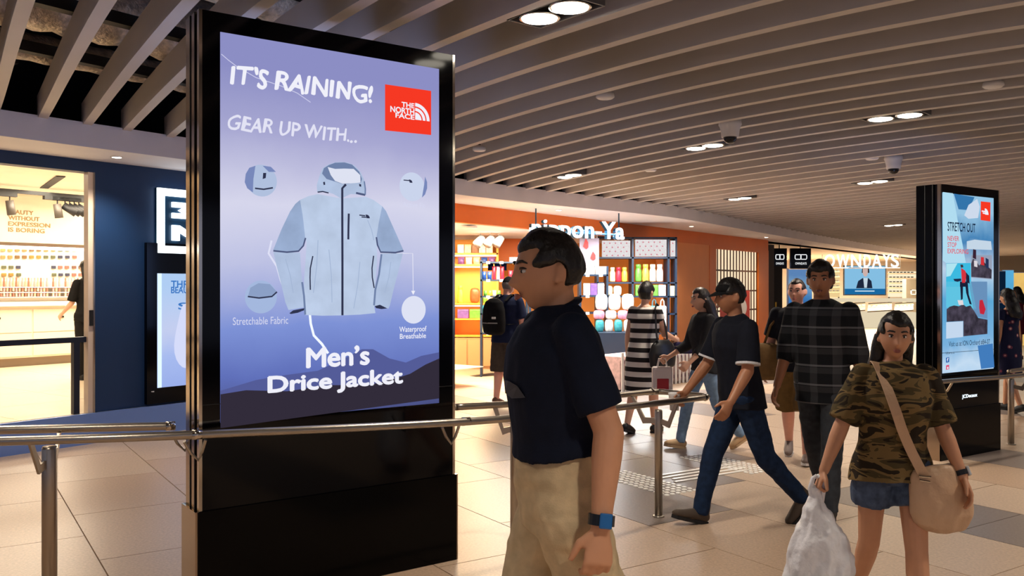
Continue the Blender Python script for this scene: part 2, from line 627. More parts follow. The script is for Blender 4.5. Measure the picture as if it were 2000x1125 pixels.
# ------------------------------------------------------------------ poster stands
class Kiosk:
    def __init__(self, name, pl, pr, height, depth, label, group):
        self.pl, self.pr = Vector(pl), Vector(pr)
        self.u = (self.pr - self.pl).normalized()
        self.w = (self.pr - self.pl).length
        self.v = Vector((-self.u.y, self.u.x, 0))
        self.h, self.d = height, depth
        c = (self.pl + self.pr) / 2 + self.v * depth / 2
        self.root = empty(name, c, atan2(self.u.y, self.u.x))
        tag(self.root, label, 'poster stand', group)
        self.c = c
    def px(self, x, y):
        """pixel -> (lx, lz) on the front face"""
        r = (x - 1000) / F
        s = (r * self.pl.y - self.pl.x) / (self.u.x - self.u.y * r)
        Y = self.pl.y + self.u.y * s
        return s - self.w / 2, HC + (YH - y) / F * Y
    def P(self, lx, lz, off):
        return Vector((lx, -self.d / 2 - off, lz))
    def poly(self, name, pts, mat, parent, off, raw=False):
        """flat printed shape on the screen"""
        b = MB()
        q = pts if raw else [self.px(*p) for p in pts]
        b.add([self.P(a, z, off) for a, z in q], [tuple(range(len(q)))])
        return b.build(name, mat, parent)
    def line(self, name, pts, wpx, mat, parent, off):
        q = [Vector(self.px(*p)) for p in pts]
        k = (q[0] - Vector(self.px(pts[0][0], pts[0][1] + wpx))).length / 2
        vs_, fs = [], []
        for i, p in enumerate(q):
            t = (q[min(i + 1, len(q) - 1)] - q[max(i - 1, 0)]).normalized()
            n = Vector((-t.y, t.x)) * k
            vs_ += [self.P(p.x + n.x, p.y + n.y, off), self.P(p.x - n.x, p.y - n.y, off)]
        for i in range(len(q) - 1):
            fs.append((2 * i, 2 * i + 1, 2 * i + 3, 2 * i + 2))
        return MB().add(vs_, fs).build(name, mat, parent)
    def disc(self, name, x, y, rpx, mat, parent, off, n=32, a0=0, a1=360):
        cx, cz = self.px(x, y)
        _, cz2 = self.px(x, y + rpx)
        R = abs(cz - cz2)
        pts = [(cx + R * cos(radians(a0 + (a1 - a0) * k / n)), cz + R * sin(radians(a0 + (a1 - a0) * k / n))) for k in range(n + (0 if a1 - a0 == 360 else 1))]
        if a1 - a0 != 360:
            pts.append((cx, cz))
        return self.poly(name, pts, mat, parent, off, raw=True)
    def text(self, s, xl, yb, xr, ytop, mat, parent, off, bold=0.0, shear=0.0, jitter=0.0, space=1.0, name='lettering', dup=0.0):
        lx0, lz0 = self.px(xl, yb)
        lx1, _ = self.px(xr, yb)
        _, lz1 = self.px(xl, ytop)
        me = fit_text(s, lx1 - lx0, lz1 - lz0, bold, 0.0, shear, space, jitter)
        if dup:      # heavier strokes: overlay shifted copies
            hh = (lz1 - lz0) * dup
            src = [p.co.copy() for p in me.vertices]
            fcs = [tuple(f.vertices) for f in me.polygons]
            b = MB()
            for sx, sy in ((-.6, 0), (.6, 0), (0, -.5), (0, .5), (.4, .35), (-.4, -.35)):
                b.add([(q.x + sx * hh, q.y + sy * hh, 0) for q in src], fcs)
            me = bpy.data.meshes.new('lettering')
            me.from_pydata(b.v, [], b.f)
        for p in me.vertices:
            p.co = Vector((lx0 + p.co.x, -self.d / 2 - off, lz0 + p.co.y))
        me.materials.append(mat)
        return link(name, me, parent)
    def frame(self, screen_px, strip=0.016, base_h=0.52, proud=0.012):
        w, h, d = self.w, self.h, self.d
        r = self.root
        b = MB()
        b.box((0, 0.0, (h + base_h) / 2), (w - 2 * strip, d, h - base_h))
        b.build('cabinet', m_black, r)
        for s in (-1, 1):
            MB().box((s * (w / 2 - strip / 2), -d / 2 + 0.011, (h + base_h) / 2), (strip, 0.03, h - base_h)).build('edge_strip', m_chrome, r)
            sp = MB().box((s * (w / 2 - strip * .6), 0.03, (h + base_h) / 2), (strip, d - 0.06, h - base_h))
            sp.build('side_panel', m_bronze if self.d > .3 or True else m_black, r)
            for q in (-.045, .03):
                MB().box((s * (w / 2 - strip * .6 + .004), q, (h + base_h) / 2), (strip, .006, h - base_h)).build('side_groove', m_dark, r)
        MB().box((0, 0, base_h / 2), (w + 2 * proud - .01, d + 2 * proud, base_h)).build('base', m_blackpanel, r)
        for s in (-1, 1):
            MB().box((s * (w / 2 + proud), 0, base_h / 2), (0.012, d + 2 * proud - .01, base_h)).build('base_side', m_bronze, r)
        q = [self.px(*p) for p in screen_px]
        self.sx0, self.sx1 = q[0][0], q[1][0]
        self.sz1, self.sz0 = (q[0][1] + q[1][1]) / 2, (q[2][1] + q[3][1]) / 2
        return q
def EM(name, c, s=1.0):
    return M('print_' + name, c, emit=s)

def screen_material(name, stops, cloud, amt):
    m = bpy.data.materials.new(name)
    m.use_nodes = True
    nt = m.node_tree
    nt.nodes.remove(nt.nodes['Principled BSDF'])
    em = nt.nodes.new('ShaderNodeEmission')
    tc = nt.nodes.new('ShaderNodeTexCoord')
    sp = nt.nodes.new('ShaderNodeSeparateXYZ')
    nt.links.new(tc.outputs['Generated'], sp.inputs[0])
    n = nt.nodes.new('ShaderNodeTexNoise')
    n.inputs['Scale'].default_value = cloud
    n.inputs['Detail'].default_value = 4
    nt.links.new(tc.outputs['Object'], n.inputs['Vector'])
    ma = nt.nodes.new('ShaderNodeMath')
    ma.operation = 'MULTIPLY_ADD'
    ma.inputs[1].default_value = amt
    nt.links.new(n.outputs['Fac'], ma.inputs[0])
    nt.links.new(sp.outputs['Z'], ma.inputs[2])
    r = nt.nodes.new('ShaderNodeValToRGB')
    while len(r.color_ramp.elements) < len(stops):
        r.color_ramp.elements.new(0.5)
    for e, (p, c) in zip(r.color_ramp.elements, stops):
        e.position = p
        e.color = rgb(c)
    nt.links.new(ma.outputs[0], r.inputs['Fac'])
    nt.links.new(r.outputs['Color'], em.inputs['Color'])
    em.inputs['Strength'].default_value = 1.0
    nt.links.new(em.outputs[0], nt.nodes['Material Output'].inputs['Surface'])
    return m

# --- near stand
K1 = Kiosk('poster_stand', (-1.53, 4.30, 0), (-0.337, 5.17, 0), 2.958, 0.22, 'large black poster stand showing a pale hooded jacket on screen', 'illuminated poster stands along the walkway')
K1.frame([(430, 63), (857, 134.5), (857, 778), (430, 836)], base_h=0.50)
scr_m = screen_material('jacket_poster_sky', [(0.0, (62, 60, 92)), (0.16, (96, 112, 186)), (0.30, (126, 146, 214)), (0.46, (190, 194, 228)), (0.62, (214, 214, 236)), (0.80, (168, 168, 210)), (0.98, (140, 142, 196))], 2.2, 0.10)
def kscreen(K, mat):
    w, h = K.sx1 - K.sx0, K.sz1 - K.sz0
    o = MB().box(((K.sx0 + K.sx1) / 2, -K.d / 2 - 0.001, (K.sz0 + K.sz1) / 2), (w, 0.004, h)).build('screen', mat, K.root)
    return o
S1 = kscreen(K1, scr_m)
tag(S1, 'lit poster of a pale grey hooded rain jacket')
w_ = EM('white', (240, 240, 250))
w2_ = EM('soft_white', (214, 216, 240))
# sky glow, mountains
K1.poly('mountain_print', [(430, 763), (500, 742), (560, 732), (620, 724), (672, 700), (706, 682), (728, 682), (760, 700), (792, 708), (822, 695), (857, 688), (857, 740), (430, 800)], EM('far_mountain', (84, 92, 152)), S1, 0.004)
K1.poly('hill_print', [(430, 770), (480, 762), (560, 764), (640, 752), (720, 752), (775, 738), (800, 730), (830, 712), (857, 700), (857, 778), (430, 836)], EM('near_hill', (50, 44, 58)), S1, 0.005)
K1.line('lightning_print', [(604, 610), (606, 632), (612, 655), (628, 672), (640, 690)], 5, EM('lightning', (226, 232, 255), 1.2), S1, 0.006)
K1.line('lightning_print', [(530, 470), (524, 495), (540, 520), (548, 548), (556, 570)], 4, EM('lightning_soft', (222, 224, 246), 1.0), S1, 0.0035)
K1.line('lightning_print', [(432, 106), (446, 118), (462, 130), (500, 152), (548, 168), (580, 182), (606, 200)], 1.6, EM('lightning_thin', (206, 206, 236)), S1, 0.0035)
# writing
K1.text("IT'S RAINING!", 451, 164, 727, 126, w_, S1, 0.006, bold=0.0, shear=0.12, jitter=0.13, dup=.075)
K1.text("GEAR UP WITH...", 446, 253, 695, 225, EM('chalk', (226, 226, 244)), S1, 0.006, bold=0.0, shear=0.16, jitter=0.13, dup=.05)
K1.text("Men\u2019s", 598, 718, 719, 680, w_, S1, 0.010, bold=0.0, space=0.98, dup=.085)
K1.text("Drice Jacket", 523, 776, 784, 736, w_, S1, 0.010, bold=0.0, space=0.98, dup=.085)
K1.text("Stretchable Fabric", 454, 635, 562, 620, w2_, S1, 0.006)
K1.text("Waterproof", 779, 652, 832, 638, w_, S1, 0.006, bold=0.01)
K1.text("Breathable", 780, 662, 831, 652, w_, S1, 0.006, bold=0.01)
K1.text("Active Fit", 786, 404, 829, 394, w2_, S1, 0.006)
# red square with three words and a quarter dome
red_ = EM('red', (236, 54, 34), 1.1)
K1.poly('logo_square', [(751, 165), (841, 178), (841, 264), (751, 255)], red_, S1, 0.006)
K1.text("THE", 783, 209, 808, 199, w_, S1, 0.008, bold=0.03)
K1.text("NORTH", 761, 219, 808, 207, w_, S1, 0.008, bold=0.03)
K1.text("FACE", 771, 230, 808, 220, w_, S1, 0.008, bold=0.03)
for i, (r0, r1) in enumerate(((24, 19), (17, 12.5), (10.5, 0))):
    cx, cz = K1.px(809.5, 234)
    kk = abs(K1.px(809.5, 235)[1] - cz) * 1.36
    o_ = [(cx + r0 * kk * cos(radians(a)), cz + r0 * kk * sin(radians(a))) for a in range(0, 91, 6)]
    i_ = [(cx + r1 * kk * cos(radians(a)), cz + r1 * kk * sin(radians(a))) for a in range(90, -1, -6)] if r1 else [(cx, cz)]
    K1.poly('logo_arc', o_ + i_, w_, S1, 0.008, raw=True)
# jacket (crop coordinates of a 3.307x view)
def J(pts):
    return [(520 + a / 3.307, 300 + c_ / 3.307) for a, c_ in pts]
j_body = M('print_jacket_body', (186, 202, 228), emit=1.0, noise_=(9, 0.07))
j_sleeve = M('print_jacket_sleeve', (152, 172, 206), emit=1.0, noise_=(9, 0.10))
j_fore = M('print_jacket_forearm', (176, 193, 222), emit=1.0, noise_=(9, 0.08))
j_dark = EM('jacket_zip', (48, 52, 78))
j_shade = EM('jacket_shade', (112, 130, 168))
jk = K1.poly('jacket_print', J([(330, 262), (270, 275), (215, 300), (232, 400), (248, 545), (258, 570), (250, 700), (240, 830), (246, 950), (248, 1042), (360, 1047), (480, 1045), (600, 1040), (702, 1030), (692, 975), (700, 860), (712, 700), (712, 600), (708, 540), (724, 440), (745, 340), (690, 300), (640, 280), (480, 290)]), j_body, S1, 0.0065)
K1.poly('jacket_sleeve_print', J([(215, 300), (185, 325), (150, 375), (95, 490), (42, 622), (130, 634), (205, 628), (232, 595), (248, 545), (240, 470), (232, 400)]), j_sleeve, S1, 0.007)
K1.poly('jacket_sleeve_print', J([(745, 340), (770, 372), (800, 440), (845, 540), (882, 625), (830, 640), (735, 637), (715, 590), (708, 540), (724, 440)]), j_sleeve, S1, 0.007)
K1.poly('jacket_sleeve_print', J([(42, 635), (62, 720), (95, 850), (120, 960), (140, 1010), (200, 1000), (246, 992), (236, 900), (222, 760), (215, 640)]), j_fore, S1, 0.0072)
K1.poly('jacket_sleeve_print', J([(878, 645), (850, 760), (818, 880), (795, 980), (785, 1002), (740, 985), (694, 985), (700, 900), (722, 800), (740, 645)]), j_fore, S1, 0.0072)
K1.line('jacket_seam_print', J([(42, 628), (130, 637), (205, 630), (236, 595), (250, 545)]), 3.2, EM('seam', (78, 88, 124)), S1, 0.008)
K1.line('jacket_seam_print', J([(882, 628), (830, 640), (735, 637), (714, 590), (707, 540)]), 3.2, EM('seam', (78, 88, 124)), S1, 0.008)
K1.line('jacket_seam_print', J([(228, 830), (240, 920), (248, 1040)]), 4, j_shade, S1, 0.008)
K1.line('jacket_seam_print', J([(740, 650), (724, 780), (700, 880), (692, 980)]), 4, j_shade, S1, 0.008)
K1.poly('jacket_cuff_print', J([(146, 1030), (170, 1012), (244, 998), (240, 1012), (200, 1028), (155, 1036)]), j_dark, S1, 0.008)
K1.poly('jacket_cuff_print', J([(696, 985), (730, 976), (778, 1000), (740, 1004), (705, 998)]), j_dark, S1, 0.008)
K1.poly('jacket_hood_print', J([(325, 250), (322, 205), (338, 150), (360, 95), (395, 72), (440, 58), (480, 55), (525, 60), (565, 78), (605, 120), (628, 170), (634, 220), (634, 272), (600, 265), (540, 262), (480, 292), (430, 262), (395, 250)]), j_fore, S1, 0.0085)
K1.poly('jacket_hood_print', J([(356, 130), (368, 95), (400, 75), (440, 60), (500, 58), (550, 72), (596, 118), (614, 165), (606, 190), (560, 190), (500, 200), (440, 182), (385, 165)]), j_shade, S1, 0.009)
K1.poly('jacket_hood_print', J([(392, 88), (440, 100), (500, 98), (560, 100), (602, 140), (604, 188), (560, 192), (490, 196), (440, 178), (412, 140)]), EM('hood_lining', (222, 226, 242)), S1, 0.0095)
K1.line('jacket_seam_print', J([(327, 250), (360, 246), (398, 255)]), 2.4, j_dark, S1, 0.0097)
K1.line('jacket_seam_print', J([(575, 255), (605, 262), (634, 268)]), 4, EM('seam', (78, 88, 124)), S1, 0.0097)
K1.line('jacket_seam_print', J([(628, 180), (635, 230), (634, 268)]), 3, j_shade, S1, 0.0097)
K1.line('zip_print', J([(510, 200), (486, 225), (486, 400), (487, 700), (487, 1044)]), 4.6, j_dark, S1, 0.0098)
K1.line('zip_print', J([(528, 388), (526, 470), (525, 555)]), 4.2, j_dark, S1, 0.0098)
K1.line('zip_print', J([(296, 662), (280, 740), (278, 800), (280, 880)]), 2.6, j_dark, S1, 0.0098)
K1.line('zip_print', J([(688, 660), (678, 740), (680, 800), (692, 868)]), 2.6, j_dark, S1, 0.0098)
K1.poly('toggle_print', J([(362, 185), (374, 183), (376, 202), (366, 205)]), j_dark, S1, 0.0098)
K1.poly('toggle_print', J([(594, 196), (608, 200), (608, 216), (596, 212)]), j_dark, S1, 0.0098)
for (a0, b0, a1, b1) in ((330, 560, 300, 900), (400, 620, 420, 960), (600, 700, 560, 1000), (650, 430, 690, 560), (120, 680, 170, 900), (800, 700, 760, 900)):
    K1.line('jacket_fold_print', J([(a0, b0), ((a0 + a1) / 2 + 6, (b0 + b1) / 2), (a1, b1)]), 1.6, EM('fold', (164, 182, 212)), S1, 0.0094)
dk = J([(636, 418)])[0]
K1.disc('logo_arc', dk[0] + 2, dk[1], 7, j_dark, S1, 0.0098, a0=0, a1=110)
K1.line('logo_arc', J([(596, 398), (634, 402)]), 2.2, j_dark, S1, 0.0098)
K1.line('logo_arc', J([(610, 410), (640, 412)]), 2.2, j_dark, S1, 0.0098)
# detail roundels
K1.disc('roundel_print', 510, 353, 31, EM('roundel_a', (176, 192, 222)), S1, 0.006)
K1.poly('roundel_print', [(479, 340), (486, 328), (498, 324), (494, 350), (493, 376), (482, 368), (477, 356)], EM('roundel_shade', (120, 136, 186)), S1, 0.007)
K1.poly('roundel_print', [(512, 324), (528, 326), (538, 336), (524, 336)], EM('roundel_shade', (120, 136, 186)), S1, 0.007)
K1.line('roundel_print', [(497, 368), (514, 370), (532, 367)], 3, j_dark, S1, 0.0075)
K1.poly('roundel_print', [(513, 338), (519, 338), (518, 348), (512, 350)], j_dark, S1, 0.0075)
K1.disc('roundel_print', 804, 365, 28, EM('roundel_b', (202, 212, 236)), S1, 0.006)
K1.poly('roundel_print', [(823, 386), (827, 362), (829, 345), (833, 356), (833, 368), (829, 380)], EM('roundel_shade', (120, 136, 186)), S1, 0.007)
K1.disc('logo_arc', 799, 357, 6, j_dark, S1, 0.0075, a0=0, a1=110)
K1.line('logo_arc', [(787, 352), (799, 353)], 2, j_dark, S1, 0.0075)
K1.disc('roundel_print', 509, 580, 32, EM('roundel_c', (164, 184, 222)), S1, 0.006)
K1.poly('roundel_print', [(484, 577), (488, 562), (504, 553), (526, 555), (540, 570), (534, 578), (510, 581)], EM('roundel_cuff', (140, 160, 198)), S1, 0.007)
K1.line('roundel_print', [(483, 579), (505, 582), (530, 579), (540, 570)], 3, j_dark, S1, 0.0075)
K1.disc('roundel_print', 807, 605, 27, EM('roundel_d', (222, 226, 244)), S1, 0.006)
K1.line('callout_print', [(742, 494), (780, 495), (805, 495), (806, 570)], 1.2, w_, S1, 0.006)
K1.poly('callout_print', [(802, 568), (810, 568), (806, 576)], w_, S1, 0.006)
# base seam
MB().box((0, -K1.d / 2 - 0.002, 1.02), (K1.w - .04, 0.003, 0.004)).build('panel_joint', m_dark, K1.root)

# the other side carries a lit screen too
def back_screen(K, mat):
    w, h = K.sx1 - K.sx0, K.sz1 - K.sz0
    MB().box(((K.sx0 + K.sx1) / 2, K.d / 2 + 0.001, (K.sz0 + K.sz1) / 2), (w, 0.004, h)).build('rear_screen', mat, K.root)
back_screen(K1, M('rear_poster_glow', (150, 176, 240), emit=2.6, noise_=(1.5, .2)))
# --- far stand
K2 = Kiosk('poster_stand', (3.927, 8.08, 0), (4.783, 8.65, 0), 2.545, 0.235, 'narrower black poster stand with blue climbing poster at far right', 'illuminated poster stands along the walkway')
K2.frame([(1840.3, 375), (1940, 388.5), (1941, 716), (1840.3, 733)], base_h=0.46)
for o in [c_ for c_ in K2.root.children if c_.name.startswith('side_panel')]:
    o.data.materials[0] = m_blackpanel
scr2 = screen_material('climbing_poster_sky', [(0.0, (150, 196, 232)), (0.15, (196, 220, 242)), (0.3, (120, 176, 220)), (0.5, (92, 168, 214)), (0.7, (186, 210, 232)), (0.85, (70, 132, 184)), (1.0, (150, 196, 226))], 3.2, 0.22)
S2 = kscreen(K2, scr2)
back_screen(K2, MATS['rear_poster_glow'])
tag(S2, 'lit blue poster with climbers on dark rocks')
def Q1(pts):
    return [(1835 + a / 5.92, 370 + c_ / 5.92) for a, c_ in pts]
def Q2(pts):
    return [(1835 + a / 5.92, 550 + c_ / 5.92) for a, c_ in pts]
K2.poly('band_print', Q1([(32, 30), (150, 45), (200, 330), (262, 640), (300, 850), (70, 850), (32, 820)]), EM('pale_band', (176, 220, 240)), S2, 0.004)
K2.poly('band_print', Q1([(160, 48), (400, 90), (330, 240), (215, 230)]), EM('deep_sky', (52, 116, 170)), S2, 0.004)
K2.poly('cloud_print', Q1([(330, 180), (430, 110), (460, 200), (440, 330), (330, 340), (280, 300)]), EM('cloud', (206, 218, 236)), S2, 0.0045)
K2.poly('cloud_print', Q1([(310, 600), (400, 580), (590, 600), (600, 700), (310, 690)]), EM('cloud2', (196, 214, 230)), S2, 0.0045)
K2.poly('logo_square', Q1([(470, 138), (582, 150), (580, 370), (468, 355)]), red_, S2, 0.006)
cx_, cy_ = Q1([(525, 292)])[0]
K2.disc('logo_arc', cx_ - 1, cy_, 12, w_, S2, 0.008, a0=0, a1=100)
K2.line('logo_arc', Q1([(478, 250), (525, 258)]), 2.6, w_, S2, 0.008)
K2.line('logo_arc', Q1([(490, 272), (525, 280)]), 2.6, w_, S2, 0.008)
K2.text('STRETCH OUT', 1849.5, 451, 1904, 433, EM('ink', (18, 34, 62)), S2, 0.006, bold=0.012)
for i, s in enumerate(('NEVER', 'STOP', 'EXPLORING')):
    K2.text(s, 1849.5, 470 + 12.4 * i, (1872, 1867, 1890)[i], 460.5 + 12.4 * i, EM('pink_red', (226, 78, 92)), S2, 0.006, bold=0.01)
K2.poly('photo_print', Q1([(70, 855), (355, 850), (360, 1125), (70, 1125)]), EM('photo_cyan', (60, 186, 224)), S2, 0.005)
K2.poly('photo_print', Q1([(72, 858), (200, 855), (120, 1000), (72, 1010)]), EM('photo_light', (176, 228, 240)), S2, 0.0055)
K2.poly('photo_print', Q2([(70, 0), (360, 0), (420, 330), (270, 330), (70, 300)]), EM('photo_cyan2', (96, 196, 226)), S2, 0.005)
K2.poly('photo_print', Q2([(330, 0), (545, 0), (548, 430), (400, 400)]), EM('photo_grey', (104, 144, 186)), S2, 0.005)
K2.poly('photo_print', Q1([(360, 760), (600, 760), (600, 1040), (360, 1020)]), EM('photo_mist', (150, 160, 182)), S2, 0.005)
rock_ = M('print_rock', (66, 60, 74), emit=1.0, noise_=(14, 0.55))
K2.poly('rock_print', Q2([(75, 320), (110, 290), (160, 275), (215, 285), (265, 262), (300, 290), (350, 275), (400, 350), (440, 420), (548, 440), (546, 605), (268, 632), (268, 455), (75, 465)]), rock_, S2, 0.0062)
K2.poly('rock_print', Q1([(358, 860), (380, 800), (420, 830), (450, 880), (500, 830), (560, 900), (596, 930), (592, 1030), (360, 1010)]), rock_, S2, 0.0058)
def blob(pts, c_):
    K2.poly('climber_print', pts, EM('climber_%d_%d_%d' % c_, c_), S2, 0.0068)
blob(Q1([(232, 870), (262, 870), (268, 900), (240, 905)]), (60, 50, 60))
blob(Q1([(240, 905), (290, 940), (305, 985), (290, 1080), (250, 1080), (245, 985)]), (214, 52, 62))
blob(Q1([(152, 1035), (240, 1030), (245, 1055), (200, 1068), (165, 1060)]), (30, 40, 70))
blob(Q1([(295, 955), (335, 1000), (340, 1090), (300, 1070)]), (30, 36, 60))
blob(Q1([(228, 1080), (320, 1080), (320, 1125), (228, 1125)]), (26, 32, 56))
blob(Q2([(228, 0), (265, 0), (260, 200), (240, 215)]), (26, 32, 56))
blob(Q2([(285, 0), (318, 0), (330, 150), (365, 265), (340, 260), (300, 130)]), (26, 32, 56))
blob(Q2([(200, 215), (262, 215), (270, 270), (215, 270)]), (226, 216, 220))
blob(Q2([(455, 215), (490, 210), (525, 320), (505, 380), (460, 370), (450, 300)]), (196, 40, 60))
blob(Q1([(380, 690), (415, 700), (415, 810), (375, 790)]), (58, 34, 52))
blob(Q1([(470, 780), (505, 785), (510, 880), (468, 870)]), (210, 50, 56))
blob(Q1([(525, 790), (560, 810), (560, 920), (525, 900)]), (36, 52, 88))
blob(Q1([(390, 820), (430, 830), (430, 900), (392, 890)]), (220, 214, 220))
K2.poly('panel_print', Q2([(70, 470), (266, 458), (266, 640), (70, 660)]), EM('panel_pale', (196, 216, 238)), S2, 0.0055)
K2.text('Visit us at ION Orchard #B4-07', 1852, 678, 1932, 667, EM('ink', (18, 34, 62)), S2, 0.006)
K2.poly('band_print', Q2([(435, 740), (610, 715), (628, 990), (475, 1010)]), EM('deep_band', (66, 124, 188)), S2, 0.005)
K2.text('follow us at', 1846, 692, 1863, 687, EM('ink', (18, 34, 62)), S2, 0.006)
K2.poly('icon_print', Q2([(68, 880), (104, 872), (104, 930), (68, 938)]), EM('icon_blue', (26, 92, 170)), S2, 0.006)
K2.poly('icon_print', Q2([(68, 968), (104, 960), (104, 1012), (68, 1020)]), EM('icon_pink', (222, 84, 122)), S2, 0.006)
K2.text('f', 1848, 706, 1851, 699, w_, S2, 0.007, bold=0.03)
K2.disc('icon_print', 1849.7, 718.5, 2.4, w_, S2, 0.007)
K2.text('JCDecaux', 1878.5, 780, 1908, 771, M('maker_sign_glow', (225, 244, 255), emit=2.2), K2.root, 0.004, bold=0.02, name='maker_lettering')
MB().box((0, -K2.d / 2 - 0.002, 0.99), (K2.w - .04, 0.003, 0.004)).build('panel_joint', m_dark, K2.root)

# ------------------------------------------------------------------ handrail barriers
def spline(pts, n=10):
    pts = [Vector(p) for p in pts]
    out = []
    for i in range(len(pts) - 1):
        p0 = pts[max(i - 1, 0)]; p1 = pts[i]; p2 = pts[i + 1]; p3 = pts[min(i + 2, len(pts) - 1)]
        for k in range(n):
            t = k / n
            out.append(0.5 * ((2 * p1) + (-p0 + p2) * t + (2 * p0 - 5 * p1 + 4 * p2 - p3) * t * t + (-p0 + 3 * p1 - 3 * p2 + p3) * t ** 3))
    out.append(pts[-1])
    return out
RR = 0.021
rail_root = empty('handrail_barrier', (-2.19, 4.2, 0))
tag(rail_root, 'long curved double steel handrail running past the near poster stand', 'handrail')
def loc(p, root):
    return Vector(p) - root.location
near = spline([(-3.6, 3.80, .90), (-2.318, 3.987, .90), (-1.49, 4.166, .90), (-0.308, 4.738, .87), (0.5, 5.38, .845), (1.36, 6.20, .82)])
# far rail broken by the stand
farL = spline([(-3.8, 4.08, .90), (-2.5, 4.30, .90), (-1.72, 4.49, .89)])
farR = spline([(-0.34, 5.34, .87), (0.3, 5.82, .845), (1.04, 6.54, .82)])
def rail(pts, root, name='handrail'):
    return MB().tube([loc(p, root) for p in pts], RR, n=14).build(name, m_steel, root, smooth=True)
rail(near + [near[-1] + Vector((.02, .05, 0))], rail_root)
rail(farL, rail_root)
rail(farR + [Vector((1.10, 6.55, .82))], rail_root)
rail([Vector((1.36, 6.20, .82)), Vector((1.385, 6.245, .82)), Vector((1.37, 6.29, .82)), Vector((1.12, 6.54, .82)), Vector((1.08, 6.55, .82))], rail_root, 'end_rail')
for p in (near[-1], farR[-1]):
    MB().ell(loc(p, rail_root), (RR * 1.25,) * 3).build('elbow_joint', m_chrome, rail_root, smooth=True)
for x, y, z in ((-1.49, 4.166, .9), (-0.25, 4.78, .869), (-1.74, 4.487, .89)):
    a = atan2(.45, .9)
    MB().tube([loc((x - .02, y - .01, z), rail_root), loc((x + .02, y + .01, z), rail_root)], RR * 1.12, n=14).build('rail_sleeve', m_chrome, rail_root, smooth=True)
def post(root, x, y, r, top, rails, dirv):
    MB().lathe([(r, 0.0), (r, top - .012), (r - .004, top)], n=20, c=loc((x, y, 0), root)).build('post', m_steel, root, smooth=True)
    MB().lathe([(r * 1.5, 0.0), (r * 1.5, .008), (r, .012)], n=20, c=loc((x, y, 0), root)).build('post_flange', m_steel, root, smooth=True)
    for (rx, ry, rz) in rails:
        b = MB()
        q = Vector((rx - x, ry - y, 0))
        ln = q.length
        qn = q.normalized()
        sd = Vector((-qn.y, qn.x, 0)) * .006
        prof = [(r * .6, top - .10), (r * .9 + .01, top - .10), (ln * .55, top - .115), (ln, rz - RR * .8), (ln - .03, rz - RR * .8), (ln * .5, top - .07), (r * .6, top - .06)]
        vs_ = [loc(Vector((x, y, 0)) + qn * a + Vector((0, 0, z)) + sd * s, root) for s in (-1, 1) for a, z in prof]
        n = len(prof)
        fs = [tuple(range(n)), tuple(reversed(range(n, 2 * n)))] + [(i, (i + 1) % n, (i + 1) % n + n, i + n) for i in range(n)]
        b.add(vs_, fs).build('post_bracket', m_steel, root)
post(rail_root, -2.19, 4.17, .034, .845, [(-2.2, 4.01, .9), (-2.23, 4.345, .9)], None)
post(rail_root, 0.016, 5.50, .027, .79, [(0.17, 5.10, .853), (-.12, 5.5, .86)], None)
post(rail_root, 1.02, 6.13, .0275, .745, [(1.13, 5.98, .825), (.86, 6.35, .826)], None)
# brackets on the stand
for (x, y, z) in ((-1.505, 4.19, .88), (-1.68, 4.49, .87), (-.33, 4.80, .85)):
    b = MB()
    vs_ = [loc((x + dx, y + dy, z + dz), rail_root) for dx, dy in ((-.006, -.006), (.006, .006)) for (dz) in (0, -.09)] 
    b.tube([loc((x - .05, y - .012, z - .015), rail_root), loc((x - .03, y + .01, z - .07), rail_root), loc((x - .005, y + .05, z - .115), rail_root), loc((x + .02, y + .03, z - .07), rail_root), loc((x + .04, y + .02, z - .012), rail_root)], .008, n=8).build('stand_bracket', m_steel, rail_root)
rr2 = empty('handrail_barrier', (5.0, 8.9, 0))
tag(rr2, 'steel handrail in front of and beyond the far poster stand', 'handrail')
n2 = spline([(3.62, 7.62, .765), (3.93, 7.86, .76), (4.78, 8.45, .74), (5.6, 9.1, .735), (7.2, 10.6, .735)])
f2 = spline([(5.05, 8.95, .74), (5.6, 9.45, .735), (7.0, 10.9, .735)])
rail(n2, rr2)
rail(f2, rr2)
post(rr2, 5.06, 8.93, .03, .67, [(5.18, 8.76, .735), (5.03, 8.96, .74)], None)
for (x, y, z) in ((3.95, 7.9, .74),):
    MB().tube([loc((x, y, z), rr2), loc((x - .02, y + .05, z - .08), rr2), loc((x - .05, y + .1, z - .11), rr2)], .010, n=8).build('stand_bracket', m_steel, rr2)

# ------------------------------------------------------------------ tactile studs
m_stud = M('stud_steel', (250, 246, 238), 0.3, 0.0)
stud_me = MB().lathe([(.022, 0.0), (.020, .006), (.012, .009)], n=10).mesh('stud')
stud_me.materials.append(m_stud)
def stud_panel(c0, label, na=15, nb=6, sa=.060, sb=.060):
    r = empty('tactile_stud_panel', c0, 0)
    for i in range(na):
        for j in range(nb):
            o = link('stud', stud_me, r)
            q = AD * (i * sa) + BD * (-j * sb)
            o.location = (q.x, q.y, 0)
    tag(r, label, 'tactile paving', 'tactile floor markers')
stud_panel((0.98, 7.62, 0), 'diamond grid of steel floor studs behind the barrier end post')
stud_panel((1.84, 8.40, 0), 'diamond grid of steel floor studs behind the walking man in dark jeans')
r = empty('tactile_strip_panel', (1.30, 7.30, 0), atan2(BD.y, BD.x))
for k in range(4):
    MB().bbox((.40 + (.06 if k % 2 else 0), -.10 + .085 * k, .004), (.86, .034, .008), .003).build('guide_strip', m_stud, r)
tag(r, 'four steel guide strips on floor joining the two stud grids', 'tactile paving', 'tactile floor markers')

